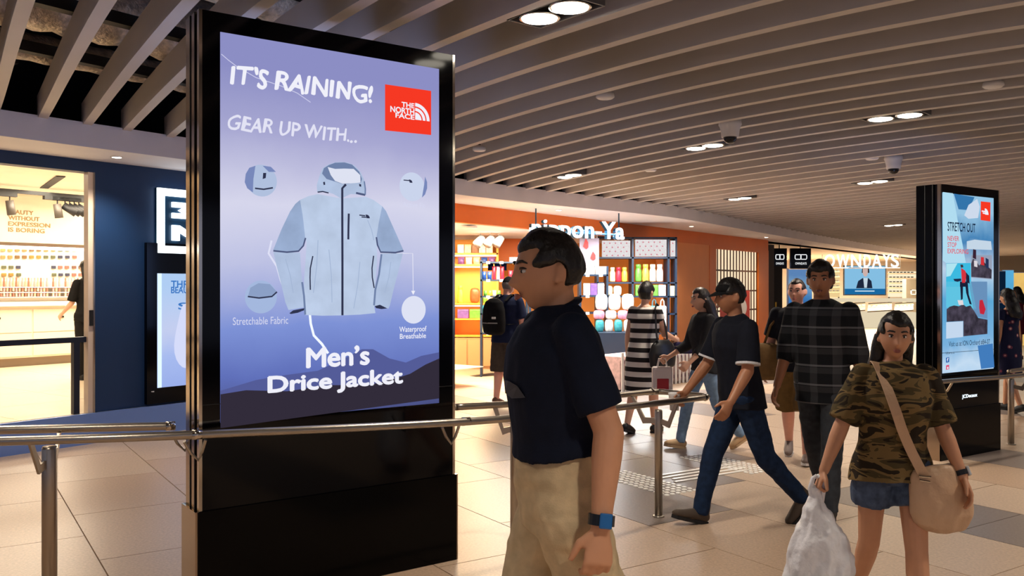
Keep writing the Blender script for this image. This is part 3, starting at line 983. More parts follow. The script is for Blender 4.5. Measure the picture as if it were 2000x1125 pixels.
ORD = 'first second third fourth fifth sixth seventh eighth ninth tenth eleventh twelfth thirteenth fourteenth fifteenth sixteenth seventeenth eighteenth nineteenth twentieth'.split() + ['twenty-' + q for q in 'first second third fourth fifth sixth seventh eighth ninth'.split()]

# ------------------------------------------------------------------ cosmetics shop on the left
def tz(px, py, d=0.0):
    return wall_px(px, py, d)
ZF = 0.31
pb = Wall().wbox(-9, 6.15, -7.2, 0.02, 0.0, ZF - .012).build('floor_shop_platform', M('platform_core', (150, 140, 128), 0.7))
tag(pb, 'raised platform floor of the cosmetics shop', kind='structure')
m_shoptile = M('cream_floor_tile', (232, 214, 186), 0.22, noise_=(30, 0.03))
for i in range(9):
    for j in range(6):
        t_a, d_a = -3.4 + i * 1.2, -0.02 - j * 1.15
        Wall().wbox(t_a + .003, t_a + 1.197, d_a - 1.147, d_a - .003, ZF - .012, ZF).build('floor_tile', m_shoptile, pb)
o = Wall().wbox(-9, 6.15, 0.02, 0.05, 0.0, ZF).build('trim_2', M('plinth_steel', (128, 162, 232), 0.34, 0.45, bump=(60, .05)))  # blue reflection of the screens is put into the steel colour
tag(o, 'brushed steel plinth with painted blue screen reflection under the cosmetics shop', kind='structure')
t_j0, _ = tz(165, 500); t_j1, _ = tz(182, 500)
nw = Wall().wbox(t_j1, 6.15, -.16, 0.0, ZF, ZS).wbox(-9, t_j1, -.16, 0, 2.77, ZS).build('wall_left_front', m_navy)
tag(nw, 'navy blue shop front wall with a lit sign', kind='structure')
o = Wall().wbox(t_j0 + .03, t_j1, -.07, .015, ZF, 2.77).build('trim_3', M('pale_jamb', (236, 214, 190), 0.25, noise_=(4, .04)))
tag(o, 'pale glossy door jamb of the cosmetics shop', kind='structure')
Wall().wbox(t_j1 - .012, t_j1 + .004, .0, .03, ZF, 2.77).build('jamb_edge', m_chrome, o)
Wall().wbox(t_j1 - .05, t_j1 - .012, .015, .03, 1.2, 1.36).build('jamb_lock', m_dark, o)
BW = -6.7
o = Wall().wbox(-3, 9, BW - .1, BW, ZF, 3.3).build('wall_back', m_cream)
tag(o, 'cream back wall of the cosmetics shop', kind='structure')
backw = o
o = Wall().wbox(6.0, 6.1, BW, -.16, ZF, 3.3).build('wall_right', m_cream)
tag(o, 'cream side wall of the cosmetics shop', kind='structure')
o = Wall().wbox(-9, 6.1, BW, -.16, 3.2, 3.28).build('ceiling_shop', m_cream)
tag(o, 'cream ceiling of the cosmetics shop', kind='structure')
# ceiling slot
a = overhead(86, 367, 3.195); b2 = overhead(119, 344, 3.195)
q = (b2 - a); n_ = Vector((-q.y, q.x, 0)).normalized() * .06
MB().add([a - n_, a + n_, b2 + n_, b2 - n_, *[p + Vector((0, 0, -.01)) for p in (a - n_, a + n_, b2 + n_, b2 - n_)]], [(0, 1, 2, 3), (4, 5, 6, 7), (0, 1, 5, 4), (1, 2, 6, 5), (2, 3, 7, 6), (3, 0, 4, 7)]).build('air_slot', m_dark, o)
# writing on the back wall
m_brown = M('bronze_letters', (170, 138, 92), 0.5)
def wall_text(s, px0, py1, px1, py0, d, mat, parent=None, bold=0.0, extrude=.01, name='wall_lettering', space=1.0):
    t0_, z0_ = tz(px0, py1, d)
    t1_, _ = tz(px1, py1, d)
    _, z1_ = tz(px0, py0, d)
    me = fit_text(s, t1_ - t0_, z1_ - z0_, bold, extrude, space=space)
    for p in me.vertices:
        p.co = W(t0_ + p.co.x, d + p.co.z, z0_ + p.co.y)
    me.materials.append(mat)
    return link(name, me, parent)
for i, (s, x1) in enumerate((('BEAUTY', 65), ('WITHOUT', 77), ('EXPRESSION', 98), ('IS BORING', 87))):
    wall_text(s, 16, 417.5 + 11.6 * i, x1, 409 + 11.6 * i, BW, m_brown, backw, bold=0.012)
# ledge and product wall
_, zl = tz(80, 478, BW)
Wall().wbox(-3, 9, BW, BW + .08, zl - .035, zl + .02).build('picture_ledge', M('ledge_brown', (92, 72, 52), .6), backw)
Wall().wbox(-3, 9, BW, BW + .05, zl - .09, zl - .035).build('ledge_light', m_shopglow, backw)
prod_cols = [(206, 150, 96), (188, 128, 82), (120, 92, 58), (150, 120, 60), (92, 96, 72), (60, 62, 84), (170, 98, 88), (110, 78, 70)]
pm = [M('compact_%d' % i, c_, .4) for i, c_ in enumerate(prod_cols)]
comp_me = []
for m in pm:
    me = MB().bbox((0, 0, 0), (.075, .03, .055), .008).mesh('compact')
    me.materials.append(m)
    comp_me.append(me)
for r_, (py, xs, ci) in enumerate(((488, range(6, 160, 14), 0), (502, range(6, 160, 14), 1), (522, (8, 22, 36, 105, 118, 131, 145, 158), 4), (536.5, (8, 22, 37, 106, 119, 132, 145, 158), 3))):
    for k, x in enumerate(xs):
        t_, z_ = tz(x, py, BW + .03)
        o = link('makeup_compact', comp_me[(k // 2 + ci) % 8], None)
        o.location = W(t_, BW + .025, z_)
        o.rotation_euler = (0, 0, SRZ)
        tag(o, 'small makeup compact in the %s row below the ledge, %s from left' % (ORD[r_], ORD[k]), 'makeup', ('upper compacts on product wall', 'lower compacts on product wall')[r_ // 2])
tube_me = []
for i, c_ in enumerate(((214, 170, 140), (196, 150, 150), (226, 196, 170), (160, 110, 90))):
    me = MB().lathe([(.018, 0), (.018, .09), (.014, .1), (.014, .15), (.004, .155)], n=8).mesh('lip_tube')
    me.materials.append(M('lip_tube_%d' % i, c_, .3))
    tube_me.append(me)
for py in (560, 570, 579):
    for k, x in enumerate(range(2, 156, 6)):
        if 92 < x < 100 or 119 < x < 125:
            continue
        t_, z_ = tz(x, py, BW + .1)
        o = link('lip_colour', tube_me[(k * 7 + py) % 4], None)
        o.location = W(t_, BW + .1, z_)
        tag(o, 'upright lip colour tube in the %s rack row, %s from left' % ({560: 'top', 570: 'middle', 579: 'bottom'}[py], ORD[k]), 'makeup', 'lip colour tubes in racks')
for py in (560, 570, 579):
    _, z_ = tz(80, py, BW + .1)
    Wall().wbox(-2.5, 8.5, BW, BW + .13, z_ - .015, z_ - .003).build('tube_rack', m_white, backw)
# counter
_, zc_ = tz(80, 590, BW + .75)
ct = Wall().wbox(-3, 5.2, BW + .02, BW + .78, zc_ - .06, zc_).build('display_counter', M('white_counter', (240, 232, 220), .2))
tag(ct, 'white worktop with drawers along the cosmetics shop back wall', 'counter')
Wall().wbox(-3, 5.1, BW + .05, BW + .7, ZF + .14, zc_ - .06).build('cabinet_body', M('counter_body', (226, 212, 192), .4), ct)
Wall().wbox(-3, 5.1, BW + .1, BW + .62, ZF, ZF + .14).build('kick_board', M('kick_grey', (140, 124, 106), .5), ct)
for k in range(8):
    for h_ in range(2):
        t_a = -2.9 + k * 1.0
        z_a = ZF + .17 + h_ * (zc_ - .1 - ZF - .17) / 2
        dr = Wall().wbox(t_a + .01, t_a + .98, BW + .7, BW + .715, z_a, z_a + (zc_ - .1 - ZF - .17) / 2 - .015).build('drawer', M('drawer_front', (230, 216, 196), .35), ct)
        Wall().wbox(t_a + .44, t_a + .5, BW + .715, BW + .73, z_a + .22, z_a + .25).build('drawer_lock', m_dark, dr)
# track lights
tr = empty('track_light_rail', W(2.5, BW + .9, 3.1))
tag(tr, 'black ceiling track with spot heads over the cosmetics counter', 'track light')
def WL(t, d, z, root):
    return W(t, d, z) - root.location
class LW(Wall):
    pass
def lbox(root, t0_, t1_, d0, d1, z0, z1):
    b = MB()
    ps = [WL(t, d, z, root) for t in (t0_, t1_) for d in (d0, d1) for z in (z0, z1)]
    return b.add(ps, [(0, 1, 3, 2), (4, 6, 7, 5), (0, 4, 5, 1), (2, 3, 7, 6), (0, 2, 6, 4), (1, 5, 7, 3)])
lbox(tr, -3, 6, BW + .88, BW + .92, 3.08, 3.14).build('track', m_dark, tr)
for px in (19, 112, 127, 136, 145, 154):
    t_, _ = tz(px, 400, BW + .9)
    big = px < 120
    c_ = WL(t_, BW + .9, 3.08, tr)
    lbox(tr, t_ - .22, t_ + .1, BW + .86, BW + .94, 3.02, 3.08).build('track_adapter', m_dark, tr)
    MB().tube([c_, c_ + Vector((0, 0, -.14))], .012, n=6).build('spot_stem', m_dark, tr)
    dv = Vector((0.1, .1, -1)).normalized() if big else Vector((.75, .3, -.55)).normalized()
    p_ = c_ + Vector((0, 0, -.15))
    MB().tube([p_ - dv * .03, p_ + dv * .2], [.06, .065], n=14).build('spot_head', M('spot_head', (72, 66, 60), .5) if big else m_dark, tr, smooth=True)
for (t_, d_, e) in ((0.6, -2.2, 130), (3.0, -4.8, 170), (4.6, -5.3, 120)):
    ld = bpy.data.lights.new('cosmetics_shop_light', 'AREA')
    ld.energy = e
    ld.size = 1.6
    ld.color = (1.0, 0.86, 0.66)
    lo = link('cosmetics_shop_light', ld)
    lo.location = W(t_, d_, 3.15)
# navy barrier at the threshold
_, zb = tz(80, 662, .0)
_, zb0 = tz(80, 673, .0)
t_p, _ = tz(152, 700, 0)
br = empty('threshold_barrier', W(t_p, -.05, ZF))
tag(br, 'dark navy tubular barrier across the cosmetics shop entrance', 'barrier')
m_nv = M('navy_steel', (22, 30, 48), .4)
lbox(br, -5, tz(171, 660, 0)[0], -.08, -.02, zb0, zb).build('top_bar', m_nv, br)
lbox(br, t_p - .03, t_p + .03, -.08, -.02, ZF, zb0).build('post', m_nv, br)
lbox(br, -3.2, -3.14, -.08, -.02, ZF, zb0).build('post', m_nv, br)
# lit sign
m_signw = M('sign_white_glow', (238, 250, 255), emit=3.2)
t0_, z0_ = tz(303, 494); _, z1_ = tz(303, 367)
sw = z1_ - z0_
sg = empty('lit_sign', W(t0_ + sw / 2, 0, z0_))
tag(sg, 'glowing white square sign with blocky letters on navy wall', 'sign')
fr = .125 * sw * .9
lbox(sg, t0_, t0_ + sw, .0, .03, z0_, z1_).build('sign_back', M('sign_back', (10, 60, 92), .4), sg)
for (a0, a1, c0, c1) in ((0, sw, 0, fr), (0, sw, sw - fr, sw), (0, fr, fr, sw - fr), (sw - fr, sw, fr, sw - fr)):
    lbox(sg, t0_ + a0, t0_ + a1, .03, .06, z0_ + c0, z0_ + c1).build('sign_border', m_signw, sg)
def sign_poly(pts):
    b = MB()
    b.prism(pts, lambda a, c_, h: WL(t0_ + a * sw, .03 + h, z0_ + c_ * sw, sg), .03)
    b.build('sign_letter', m_signw, sg)
# upper glyph: two bars meeting in a notch; lower glyph: upright, diagonal, upright
sign_poly([(.25, .72), (.44, .72), (.36, .675), (.44, .63), (.25, .63), (.25, .55), (.75, .55), (.75, .63), (.58, .675), (.75, .72), (.75, .80), (.25, .80)])
sign_poly([(.25, .20), (.37, .20), (.37, .335), (.62, .20), (.75, .20), (.75, .43), (.63, .43), (.63, .30), (.37, .44), (.25, .44)])
# screen in the navy wall
t0_, z0_ = tz(302, 757); _, z1_ = tz(302, 534)
ws = empty('wall_screen', W(t0_ + .4, 0, z0_ - .15))
tag(ws, 'pale blue advertising screen in black frame beside near poster stand', 'screen')
lbox(ws, t0_ - .12, t0_ + .95, .0, .05, z0_ - .17, z1_ + .33).build('screen_frame', m_black, ws)
sm = screen_material('pale_blue_advert', [(0.0, (150, 170, 232)), (0.35, (168, 188, 240)), (0.6, (196, 206, 240)), (1.0, (176, 206, 244))], 3.0, .2)
scn = lbox(ws, t0_, t0_ + .8, .05, .054, z0_, z1_).build('screen', sm, ws)
lbox(ws, t0_, t0_ + .05, .054, .056, z0_, z1_).build('screen_edge_glow', M('edge_glow', (206, 226, 255), emit=1.3), scn)
for i, (s, y0_, y1_) in enumerate((('THREE', 556, 548), ('BEAUTY', 567, 560), ('SS', 599, 591))):
    ob = wall_text(s, 334 + 14 * (i == 2), y0_ + 6, 385, y1_, .054, EM('advert_ink', (60, 120, 196)), scn, bold=.02, extrude=.001)
    ob.data.transform(Matrix.Translation(-ws.location))
b = MB()
b.add([WL(t0_ + .34 + .13 * cos(a) * (1.0 + .25 * sin(2 * a)), .057, z0_ + .55 + .36 * sin(a), ws) for a in [k * pi / 12 for k in range(24)]], [tuple(range(24))])
b.build('advert_shape', EM('advert_white', (214, 220, 250)), scn)
MB().lathe([(.016, 0), (.016, .01)], n=10).build('screen_button', m_white, ws).location = WL(tz(293, 765)[0], .05, tz(293, 765)[1], ws)

# ------------------------------------------------------------------ orange gift shop
def abox(px0, py0, px1, py1, Y, dep, b=None):
    """box facing the viewer, front at Y, dep deep"""
    p0 = at(px0, py1, Y); p1 = at(px1, py0, Y)
    b = b or MB()
    return b.box(((p0.x + p1.x) / 2, Y + dep / 2, (p0.z + p1.z) / 2), (p1.x - p0.x, dep, p1.z - p0.z))
_, zfa = tz(893, 433)
zfa = 2.605
o = Wall().wbox(6.15, 20.15, -.12, 0.02, zfa, ZS + .01).build('wall_orange_fascia', m_orange)
tag(o, 'orange fascia over the gift shop', kind='structure')
o = Wall().wbox(6.15, 20.15, -9, -.12, zfa + .01, zfa + .06).build('ceiling_gift_shop', m_soffit)
tag(o, 'white ceiling inside the gift shop', kind='structure')
gsc = o
t_a, t_b = tz(1320, 500)[0], tz(1384, 500)[0]
o = Wall().wbox(t_a, t_b, -.5, .02, 0, zfa).build('wall_pillar', m_salmon)
tag(o, 'pale orange pillar at the gift shop front', kind='structure')
t_c = 20.15
tl0, zl1 = tz(1397, 486); tl1, zl0 = tz(1480, 640)
lat = empty('lattice_screen', W((tl0 + tl1) / 2, 0, 0))
tag(lat, 'backlit lattice screen in orange frame beside pale orange pillar', 'screen')
o1 = lbox(lat, t_b, tl0, -.3, .03, 0, zfa).build('frame_post', m_orange, lat)
lbox(lat, tl1, t_c, -.3, .03, 0, zfa).build('frame_post', m_orange, lat)
lbox(lat, tl0, tl1, -.3, .03, zl1, zfa).build('frame_head', m_orange, lat)
lbox(lat, tl0, tl1, -.3, .03, 0, .55).build('frame_sill', m_orange, lat)
lbox(lat, tl0, tl1, -.07, -.05, .55, zl1).build('paper_panel', M('shoji_paper_glow', (255, 226, 188), emit=1.05, noise_=(2, .08)), lat)
n_s = 14
for k in range(n_s + 1):
    tt = tl0 + (tl1 - tl0) * k / n_s
    lbox(lat, tt - .030, tt + .030, -.035, -.025, .55, zl1).build('lattice_slat', M('lattice_wood', (84, 48, 26), .5), lat)
for py in (529, 568, 606):
    _, z_ = tz(1440, py)
    lbox(lat, tl0, tl1, -.036, -.022, z_ - .02, z_ + .02).build('lattice_rail', M('lattice_wood', (84, 48, 26), .5), lat)
tp0, zp1 = tz(1409, 568, .02); tp1, zp0 = tz(1467, 640, .02)
pos = lbox(lat, tp0, tp1, -.022, -.014, zp0 - .4, zp1)
pos = pos.build('poster', M('red_poster', (206, 46, 30), .5), None)
pos.location = lat.location
tag(pos, 'red poster with a plain white disc on the lattice screen', 'poster')
b = MB()
cxp, czp = (tp0 + tp1) / 2 + .15, (zp0 + zp1) / 2 + .05
b.add([WL(cxp + (.62) * cos(a), -.012, czp + .30 * sin(a), lat) for a in [k * pi / 14 for k in range(28)]], [tuple(range(28))])
b.build('poster_disc', M('poster_white', (240, 232, 226), .5), pos)

# back wall and shelves inside
o = abox(860, 430, 1345, 720, 20.6, .1).build('wall_gift_back', M('yellow_orange_wall', (236, 150, 52), .5))
tag(o, 'yellow orange back wall of the gift shop', kind='structure')
o = Wall().wbox(6.15, 24, -10, -1.2, -.02, -.002).build('floor_gift_shop', M('gift_floor', (176, 150, 126), .4))
tag(o, 'tan floor inside the gift shop', kind='structure')
m_shelfo = M('orange_shelf', (238, 158, 60), .45)
m_shelfn = M('dark_blue_shelf', (24, 44, 66), .45)
m_tag = M('price_tag', (240, 238, 232), .5)
pcol = {'red': (204, 34, 60), 'blue': (30, 70, 150), 'white': (236, 232, 226), 'yellow': (236, 196, 70), 'green': (96, 160, 60), 'pink': (240, 150, 180), 'cream': (240, 218, 170), 'brown': (132, 84, 46), 'teal': (60, 150, 160), 'purple': (110, 80, 150)}
pmat = {k: M('pack_' + k, v, .35, noise_=(18, .25)) for k, v in pcol.items()}
pk_cache = {}
def pack_mesh(shape, colr, w, h, d):
    key = (shape, colr, round(w, 3), round(h, 3), round(d, 3))
    if key in pk_cache:
        return pk_cache[key]
    b = MB()
    if shape == 'packet':     # pillow pack with crimped ends
        rings = []
        for (z, q, e) in ((0, 1.0, .12), (.06, .98, .15), (.2, .93, .8), (.5, .92, 1.0), (.8, .93, .8), (.94, .98, .15), (1.0, 1.0, .12)):
            rings.append([(w / 2 * q * cx, d / 2 * e * cy, z * h) for cx, cy in ((-1, 0), (-.7, -.85), (0, -1), (.7, -.85), (1, 0), (.7, .85), (0, 1), (-.7, .85))])
        n = 8
        vs_ = [p for r_ in rings for p in r_]
        fs = [(i * n + k, i * n + (k + 1) % n, (i + 1) * n + (k + 1) % n, (i + 1) * n + k) for i in range(len(rings) - 1) for k in range(n)]
        fs += [tuple(range(n)), tuple((len(rings) - 1) * n + k for k in range(n))]
        b.add(vs_, fs)
    elif shape == 'carton':
        b.bbox((0, 0, h * .46), (w, d, h * .92), min(w, d, h) * .06)
        b.box((0, 0, h * .96), (w * .96, d * .9, h * .06))
    elif shape == 'jar':
        b.lathe([(w * .46, 0), (w * .5, h * .08), (w * .5, h * .62), (w * .36, h * .76), (w * .36, h * .8), (w * .4, h * .81), (w * .4, h * .98), (w * .36, h)], n=12)
    elif shape == 'cushion':
        vs_, fs = [], []
        nu, nv = 14, 8
        for i in range(nv + 1):
            th = pi * i / nv
            for k in range(nu):
                a = 2 * pi * k / nu
                sg_ = lambda x, e: (abs(x) ** e) * (1 if x >= 0 else -1)
                vs_.append((w / 2 * sg_(sin(th), .6) * sg_(cos(a), .6), d / 2 * sg_(sin(th), .9) * sg_(sin(a), .9), h / 2 + h / 2 * sg_(cos(th), .6)))
        for i in range(nv):
            for k in range(nu):
                fs.append((i * nu + k, (i + 1) * nu + k, (i + 1) * nu + (k + 1) % nu, i * nu + (k + 1) % nu))
        b.add(vs_, fs)
    elif shape == 'bag':      # hanging shopper with two handles
        b.bbox((0, 0, h * .38), (w, d, h * .76), d * .2)
        for s in (-1, 1):
            b.tube([(-w * .25, s * d * .3, h * .74), (-w * .2, s * d * .3, h * .92), (0, s * d * .3, h), (w * .2, s * d * .3, h * .92), (w * .25, s * d * .3, h * .74)], w * .03, n=5)
    me = b.mesh(shape)
    if shape in ('jar', 'cushion', 'packet'):
        for p in me.polygons:
            p.use_smooth = True
    me.materials.append(pmat[colr])
    pk_cache[key] = me
    return me
CATN = {'packet': ('snack_packet', 'snack'), 'carton': ('gift_box', 'box'), 'jar': ('candy_jar', 'jar'), 'cushion': ('plush_cushion', 'cushion'), 'bag': ('hanging_bag', 'bag')}
def stock(px0, px1, py, Y, shape, cols, hpx, wpx, label, group, gap=1.08, dy=.12, bottom=True):
    """a row of goods standing at pixel row py (their feet), Y metres away"""
    w, h = wpx * Y / F, hpx * Y / F
    x = px0 + wpx / 2
    k = 0
    while x <= px1 - wpx / 2 + .5:
        o = link(CATN[shape][0], pack_mesh(shape, cols[k % len(cols)], w, h * (1 if bottom else 1), min(w, .14)), None)
        o.location = at(x, py, Y) + Vector((0, dy, 0))
        tag(o, label + ', %s from left' % ORD[k], CATN[shape][1], group)
        x += wpx * gap
        k += 1

def shelf_unit(name, label, px0, px1, pytop, pybot, Y, dep, shelves, mat, cols=(), back=None, tags=False):
    r = empty(name, (at((px0 + px1) / 2, 560, Y).x, Y, 0))
    tag(r, label, 'shelf')
    def lb(a0, b0, a1, b1, y0, d_, nm, mt):
        p0 = at(a0, b1, Y); p1 = at(a1, b0, Y)
        return MB().box(((p0.x + p1.x) / 2 - r.location.x, y0 + d_ / 2, (p0.z + p1.z) / 2), (p1.x - p0.x, d_, p1.z - p0.z)).build(nm, mt, r)
    for x in (px0 + 1.5, px1 - 1.5) + tuple(cols):
        lb(x - 2, pytop, x + 2, pybot, 0, dep, 'upright', mat)
    for y in shelves:
        lb(px0, y, px1, y + 3, 0, dep, 'shelf_board', mat)
        if tags:
            for x in range(int(px0) + 12, int(px1) - 8, 26):
                lb(x, y - .5, x + 7, y + 4.5, -.012, .01, 'price_tag', m_tag)
    if back is not None:
        lb(px0, pytop, px1, pybot, dep - .02, .02, 'back_panel', back)
    return r
# lit orange shelving left
m_lit = M('lit_orange_back', (244, 176, 70), .5)
shelf_unit('display_shelf', 'glowing orange wall shelving behind the man with backpack', 880, 973, 466, 659, 17.2, .45, (494, 516, 592, 622, 655), m_shelfo, back=m_lit)
for py in (496.5, 518.5, 594.5):
    p0 = at(884, py, 17.3); p1 = at(970, py, 17.3)
    o = MB().box(((p0.x + p1.x) / 2, 17.35, p0.z - .03), (p1.x - p0.x, .05, .02)).build('shelf_lamp', m_shopglow)
    tag(o, 'warm strip lamp under the orange shelf, %s' % {496.5: 'top one', 518.5: 'second one', 594.5: 'lowest one'}[py], 'lamp')
G1 = 'goods on the orange shelving'
stock(893, 965, 494, 17.2, 'carton', ['white', 'cream', 'brown', 'white'], 17, 13, 'small gift box on the top orange shelf', G1)
stock(893, 968, 516, 17.2, 'packet', ['purple', 'white', 'cream', 'blue'], 14, 14, 'flat packet on the second orange shelf', G1)
stock(893, 915, 592, 17.2, 'jar', ['yellow', 'cream'], 34, 11, 'tall candy jar on the third orange shelf', G1)
stock(917, 940, 592, 17.2, 'cushion', ['brown'], 30, 20, 'round brown soft toy on the third orange shelf', G1)
stock(942, 972, 592, 17.2, 'packet', ['green', 'white', 'yellow'], 14, 9, 'small green and white packet on the third orange shelf', G1)
stock(893, 972, 622, 17.2, 'carton', ['purple', 'green', 'cream'], 18, 22, 'low carton on the bottom orange shelf', G1)
o = abox(880, 660, 973, YH + HC * F / 17.15, 17.15, .4).build('base_cabinet', M('tan_cabinet', (176, 134, 92), .5), None)
tag(o, 'tan cabinet base beneath the orange shelving', 'cabinet')
for k in range(3):
    abox(884 + 30 * k, 664, 911 + 30 * k, 715, 17.13, .02).build('cabinet_door', M('tan_door', (190, 146, 100), .5), o)
# dark gondola with red and blue packets
shelf_unit('gondola_shelf', 'dark blue gondola stacked with red packets beside backpack man', 938, 1031, 508, YH + HC * F / 15.6, 15.6, .6, (511, 546, 578, 612, 650), m_shelfn, cols=(1018,), tags=True)
G2 = 'packets on the dark gondola'
stock(940, 961, 546, 15.6, 'packet', ['blue'], 16, 10, 'blue snack packet on upper gondola shelf', G2)
stock(961, 992, 546, 15.6, 'packet', ['red', 'pink'], 26, 7.5, 'tall red striped packet on upper gondola shelf', G2)
stock(993, 1021, 546, 15.6, 'packet', ['red', 'pink'], 18, 9, 'short red packet at the right of upper gondola shelf', G2)
stock(952, 990, 528, 15.9, 'packet', ['blue', 'blue', 'blue'], 14, 12, 'blue packet behind the red ones on gondola', G2)
stock(995, 1021, 511, 15.6, 'carton', ['pink', 'white', 'purple'], 9, 8, 'small carton on top of the dark gondola', G2)
stock(944, 982, 578, 15.6, 'packet', ['green', 'yellow', 'white'], 11, 8, 'small green packet on the middle gondola shelf', G2)
stock(942, 1020, 612, 15.6, 'carton', ['teal', 'white', 'red', 'green'], 16, 12, 'small box on the lower gondola shelf', G2)
stock(942, 1020, 650, 15.6, 'carton', ['cream', 'brown'], 20, 15, 'box on the bottom gondola shelf', G2)
# orange panel and table behind the near man's face
o = abox(973, 458, 1048, 512, 18.6, .1).build('hanging_banner', m_orange)
tag(o, 'orange panel hanging behind the gondola', 'banner')
for x_ in (980, 1042):
    p = at(x_, 458, 18.64)
    MB().tube([p, Vector((p.x, p.y, zfa + .02))], .008, n=5).build('banner_cord', m_white, o)
abox(1012, 474, 1046, 506, 18.58, .015).build('banner_print', M('banner_pale', (240, 178, 130), .5), o)
shelf_unit('gondola_shelf', 'dark shelf with white trays just left of the near man', 1034, 1062, 508, YH + HC * F / 15.2, 15.2, .5, (538, 583, 620), m_shelfn, tags=True)
G3 = 'goods on the narrow dark shelf'
stock(1036, 1060, 538, 15.2, 'carton', ['white', 'brown'], 22, 10, 'upright white box on the narrow dark shelf', G3)
stock(1036, 1062, 583, 15.2, 'packet', ['white', 'cream', 'red'], 14, 8, 'white packet on the narrow dark shelf', G3)
# grid shelf on the right
shelf_unit('grid_shelf', 'tall dark blue grid shelf right of the near man', 1166, 1322, 463, YH + HC * F / 17.6, 17.6, .5, (463, 502, 551, 578, 612, 650), m_shelfn, cols=(1236, 1306))
m_dots = M('dotted_panel', (246, 240, 240), emit=.85, noise_=(40, .10))
for (a0, b0, a1, b1) in ((1176, 470, 1231, 502), (1241, 468, 1302, 501), (1310, 470, 1319, 501)):
    o = abox(a0, b0, a1, b1, 17.58, .04).build('light_box', m_dots)
    tag(o, 'white light box with pink dots, %s' % {1176: 'leftmost at top of grid shelf', 1241: 'middle at top of grid shelf', 1310: 'narrow one beside the pale orange pillar'}[a0], 'light box')
    k = 0
    for yy in range(b0 + 5, b1 - 2, 8):
        for xx in range(a0 + 4 + (5 if k % 2 else 0), a1 - 2, 11):
            p = at(xx, yy, 17.57)
            MB().add([p + Vector((.016 * cos(q * pi / 4), 0, .016 * sin(q * pi / 4))) for q in range(8)], [tuple(range(8))]).build('pink_dot', M('pink_dot', (236, 150, 164), emit=.8), o)
        k += 1
G4 = 'goods on the blue grid shelf'
stock(1180, 1232, 550, 17.55, 'jar', ['brown', 'cream', 'red', 'yellow'], 28, 11, 'jar in the left bay of grid shelf', G4)
stock(1242, 1302, 550, 17.55, 'jar', ['green', 'yellow', 'cream', 'white'], 34, 13, 'pale jar in the right bay of grid shelf', G4)
stock(1182, 1232, 578, 17.55, 'cushion', ['cream', 'white'], 20, 16, 'small cream cushion in the left bay of grid shelf', G4)
stock(1242, 1302, 578, 17.55, 'carton', ['green', 'yellow', 'green', 'white'], 22, 14, 'green box in the right bay of grid shelf', G4)
stock(1310, 1320, 578, 17.55, 'carton', ['cream'], 20, 9, 'narrow cream box at grid shelf right edge', G4)
stock(1164, 1240, 606, 15.95, 'cushion', ['white', 'white', 'white'], 32, 24, 'white plush cushion piled beside the near man', 'white plush cushions')
stock(1160, 1240, 624, 15.95, 'cushion', ['pink', 'white', 'pink'], 18, 22, 'pink plush cushion under the white ones', 'pink plush cushions')
stock(1164, 1236, 650, 15.95, 'cushion', ['teal', 'white', 'teal', 'white'], 26, 17, 'teal and white plush on the lowest pile', 'teal plush on the lowest pile')
o = abox(1156, 650, 1238, YH + HC * F / 15.7, 15.7, .66).build('display_plinth', m_shelfn)
tag(o, 'dark plinth carrying the piled plush cushions', 'plinth')
stock(1272, 1304, 640, 17.45, 'bag', ['teal', 'white'], 56, 15, 'patterned shopper bag hanging at the grid shelf', 'hanging shopper bags')
# red and white banner, tray display behind the near man's head
o = abox(1132, 465, 1170, 520, 17.0, .05).build('hanging_banner', M('grey_banner', (150, 138, 152), .5))
tag(o, 'grey banner with red flames behind the near man', 'banner')
for x_ in (1136, 1166):
    p = at(x_, 465, 17.02)
    MB().tube([p, Vector((p.x, p.y, zfa + .02))], .008, n=5).build('banner_cord', m_white, o)
for (a0, b0, h_) in ((1144, 476, 22), (1158, 500, 18)):
    p = at(a0, b0, 16.98)
    k_ = 17.0 / F
    MB().add([p + Vector((x * k_, 0, z * k_)) for x, z in ((0, h_ / 2), (5, 2), (5, -h_ / 3), (1, -h_ / 2), (-5, -h_ / 4), (-3, 2))], [(0, 1, 2, 3, 4, 5)]).build('banner_flame', M('flame_red', (186, 40, 34), .5), o)
shelf_unit('tray_rack', 'dark rack with white trays behind the near man shoulder', 1132, 1188, 520, YH + HC * F / 16.4, 16.4, .5, (536, 577, 610, 650), m_shelfn, tags=True)
G5 = 'goods on the tray rack'
stock(1140, 1186, 536, 16.4, 'carton', ['white', 'white'], 16, 22, 'white tray box on top of the tray rack', G5)
stock(1140, 1182, 577, 16.4, 'carton', ['white', 'purple', 'white'], 24, 13, 'lilac patterned box on the tray rack middle shelf', G5)
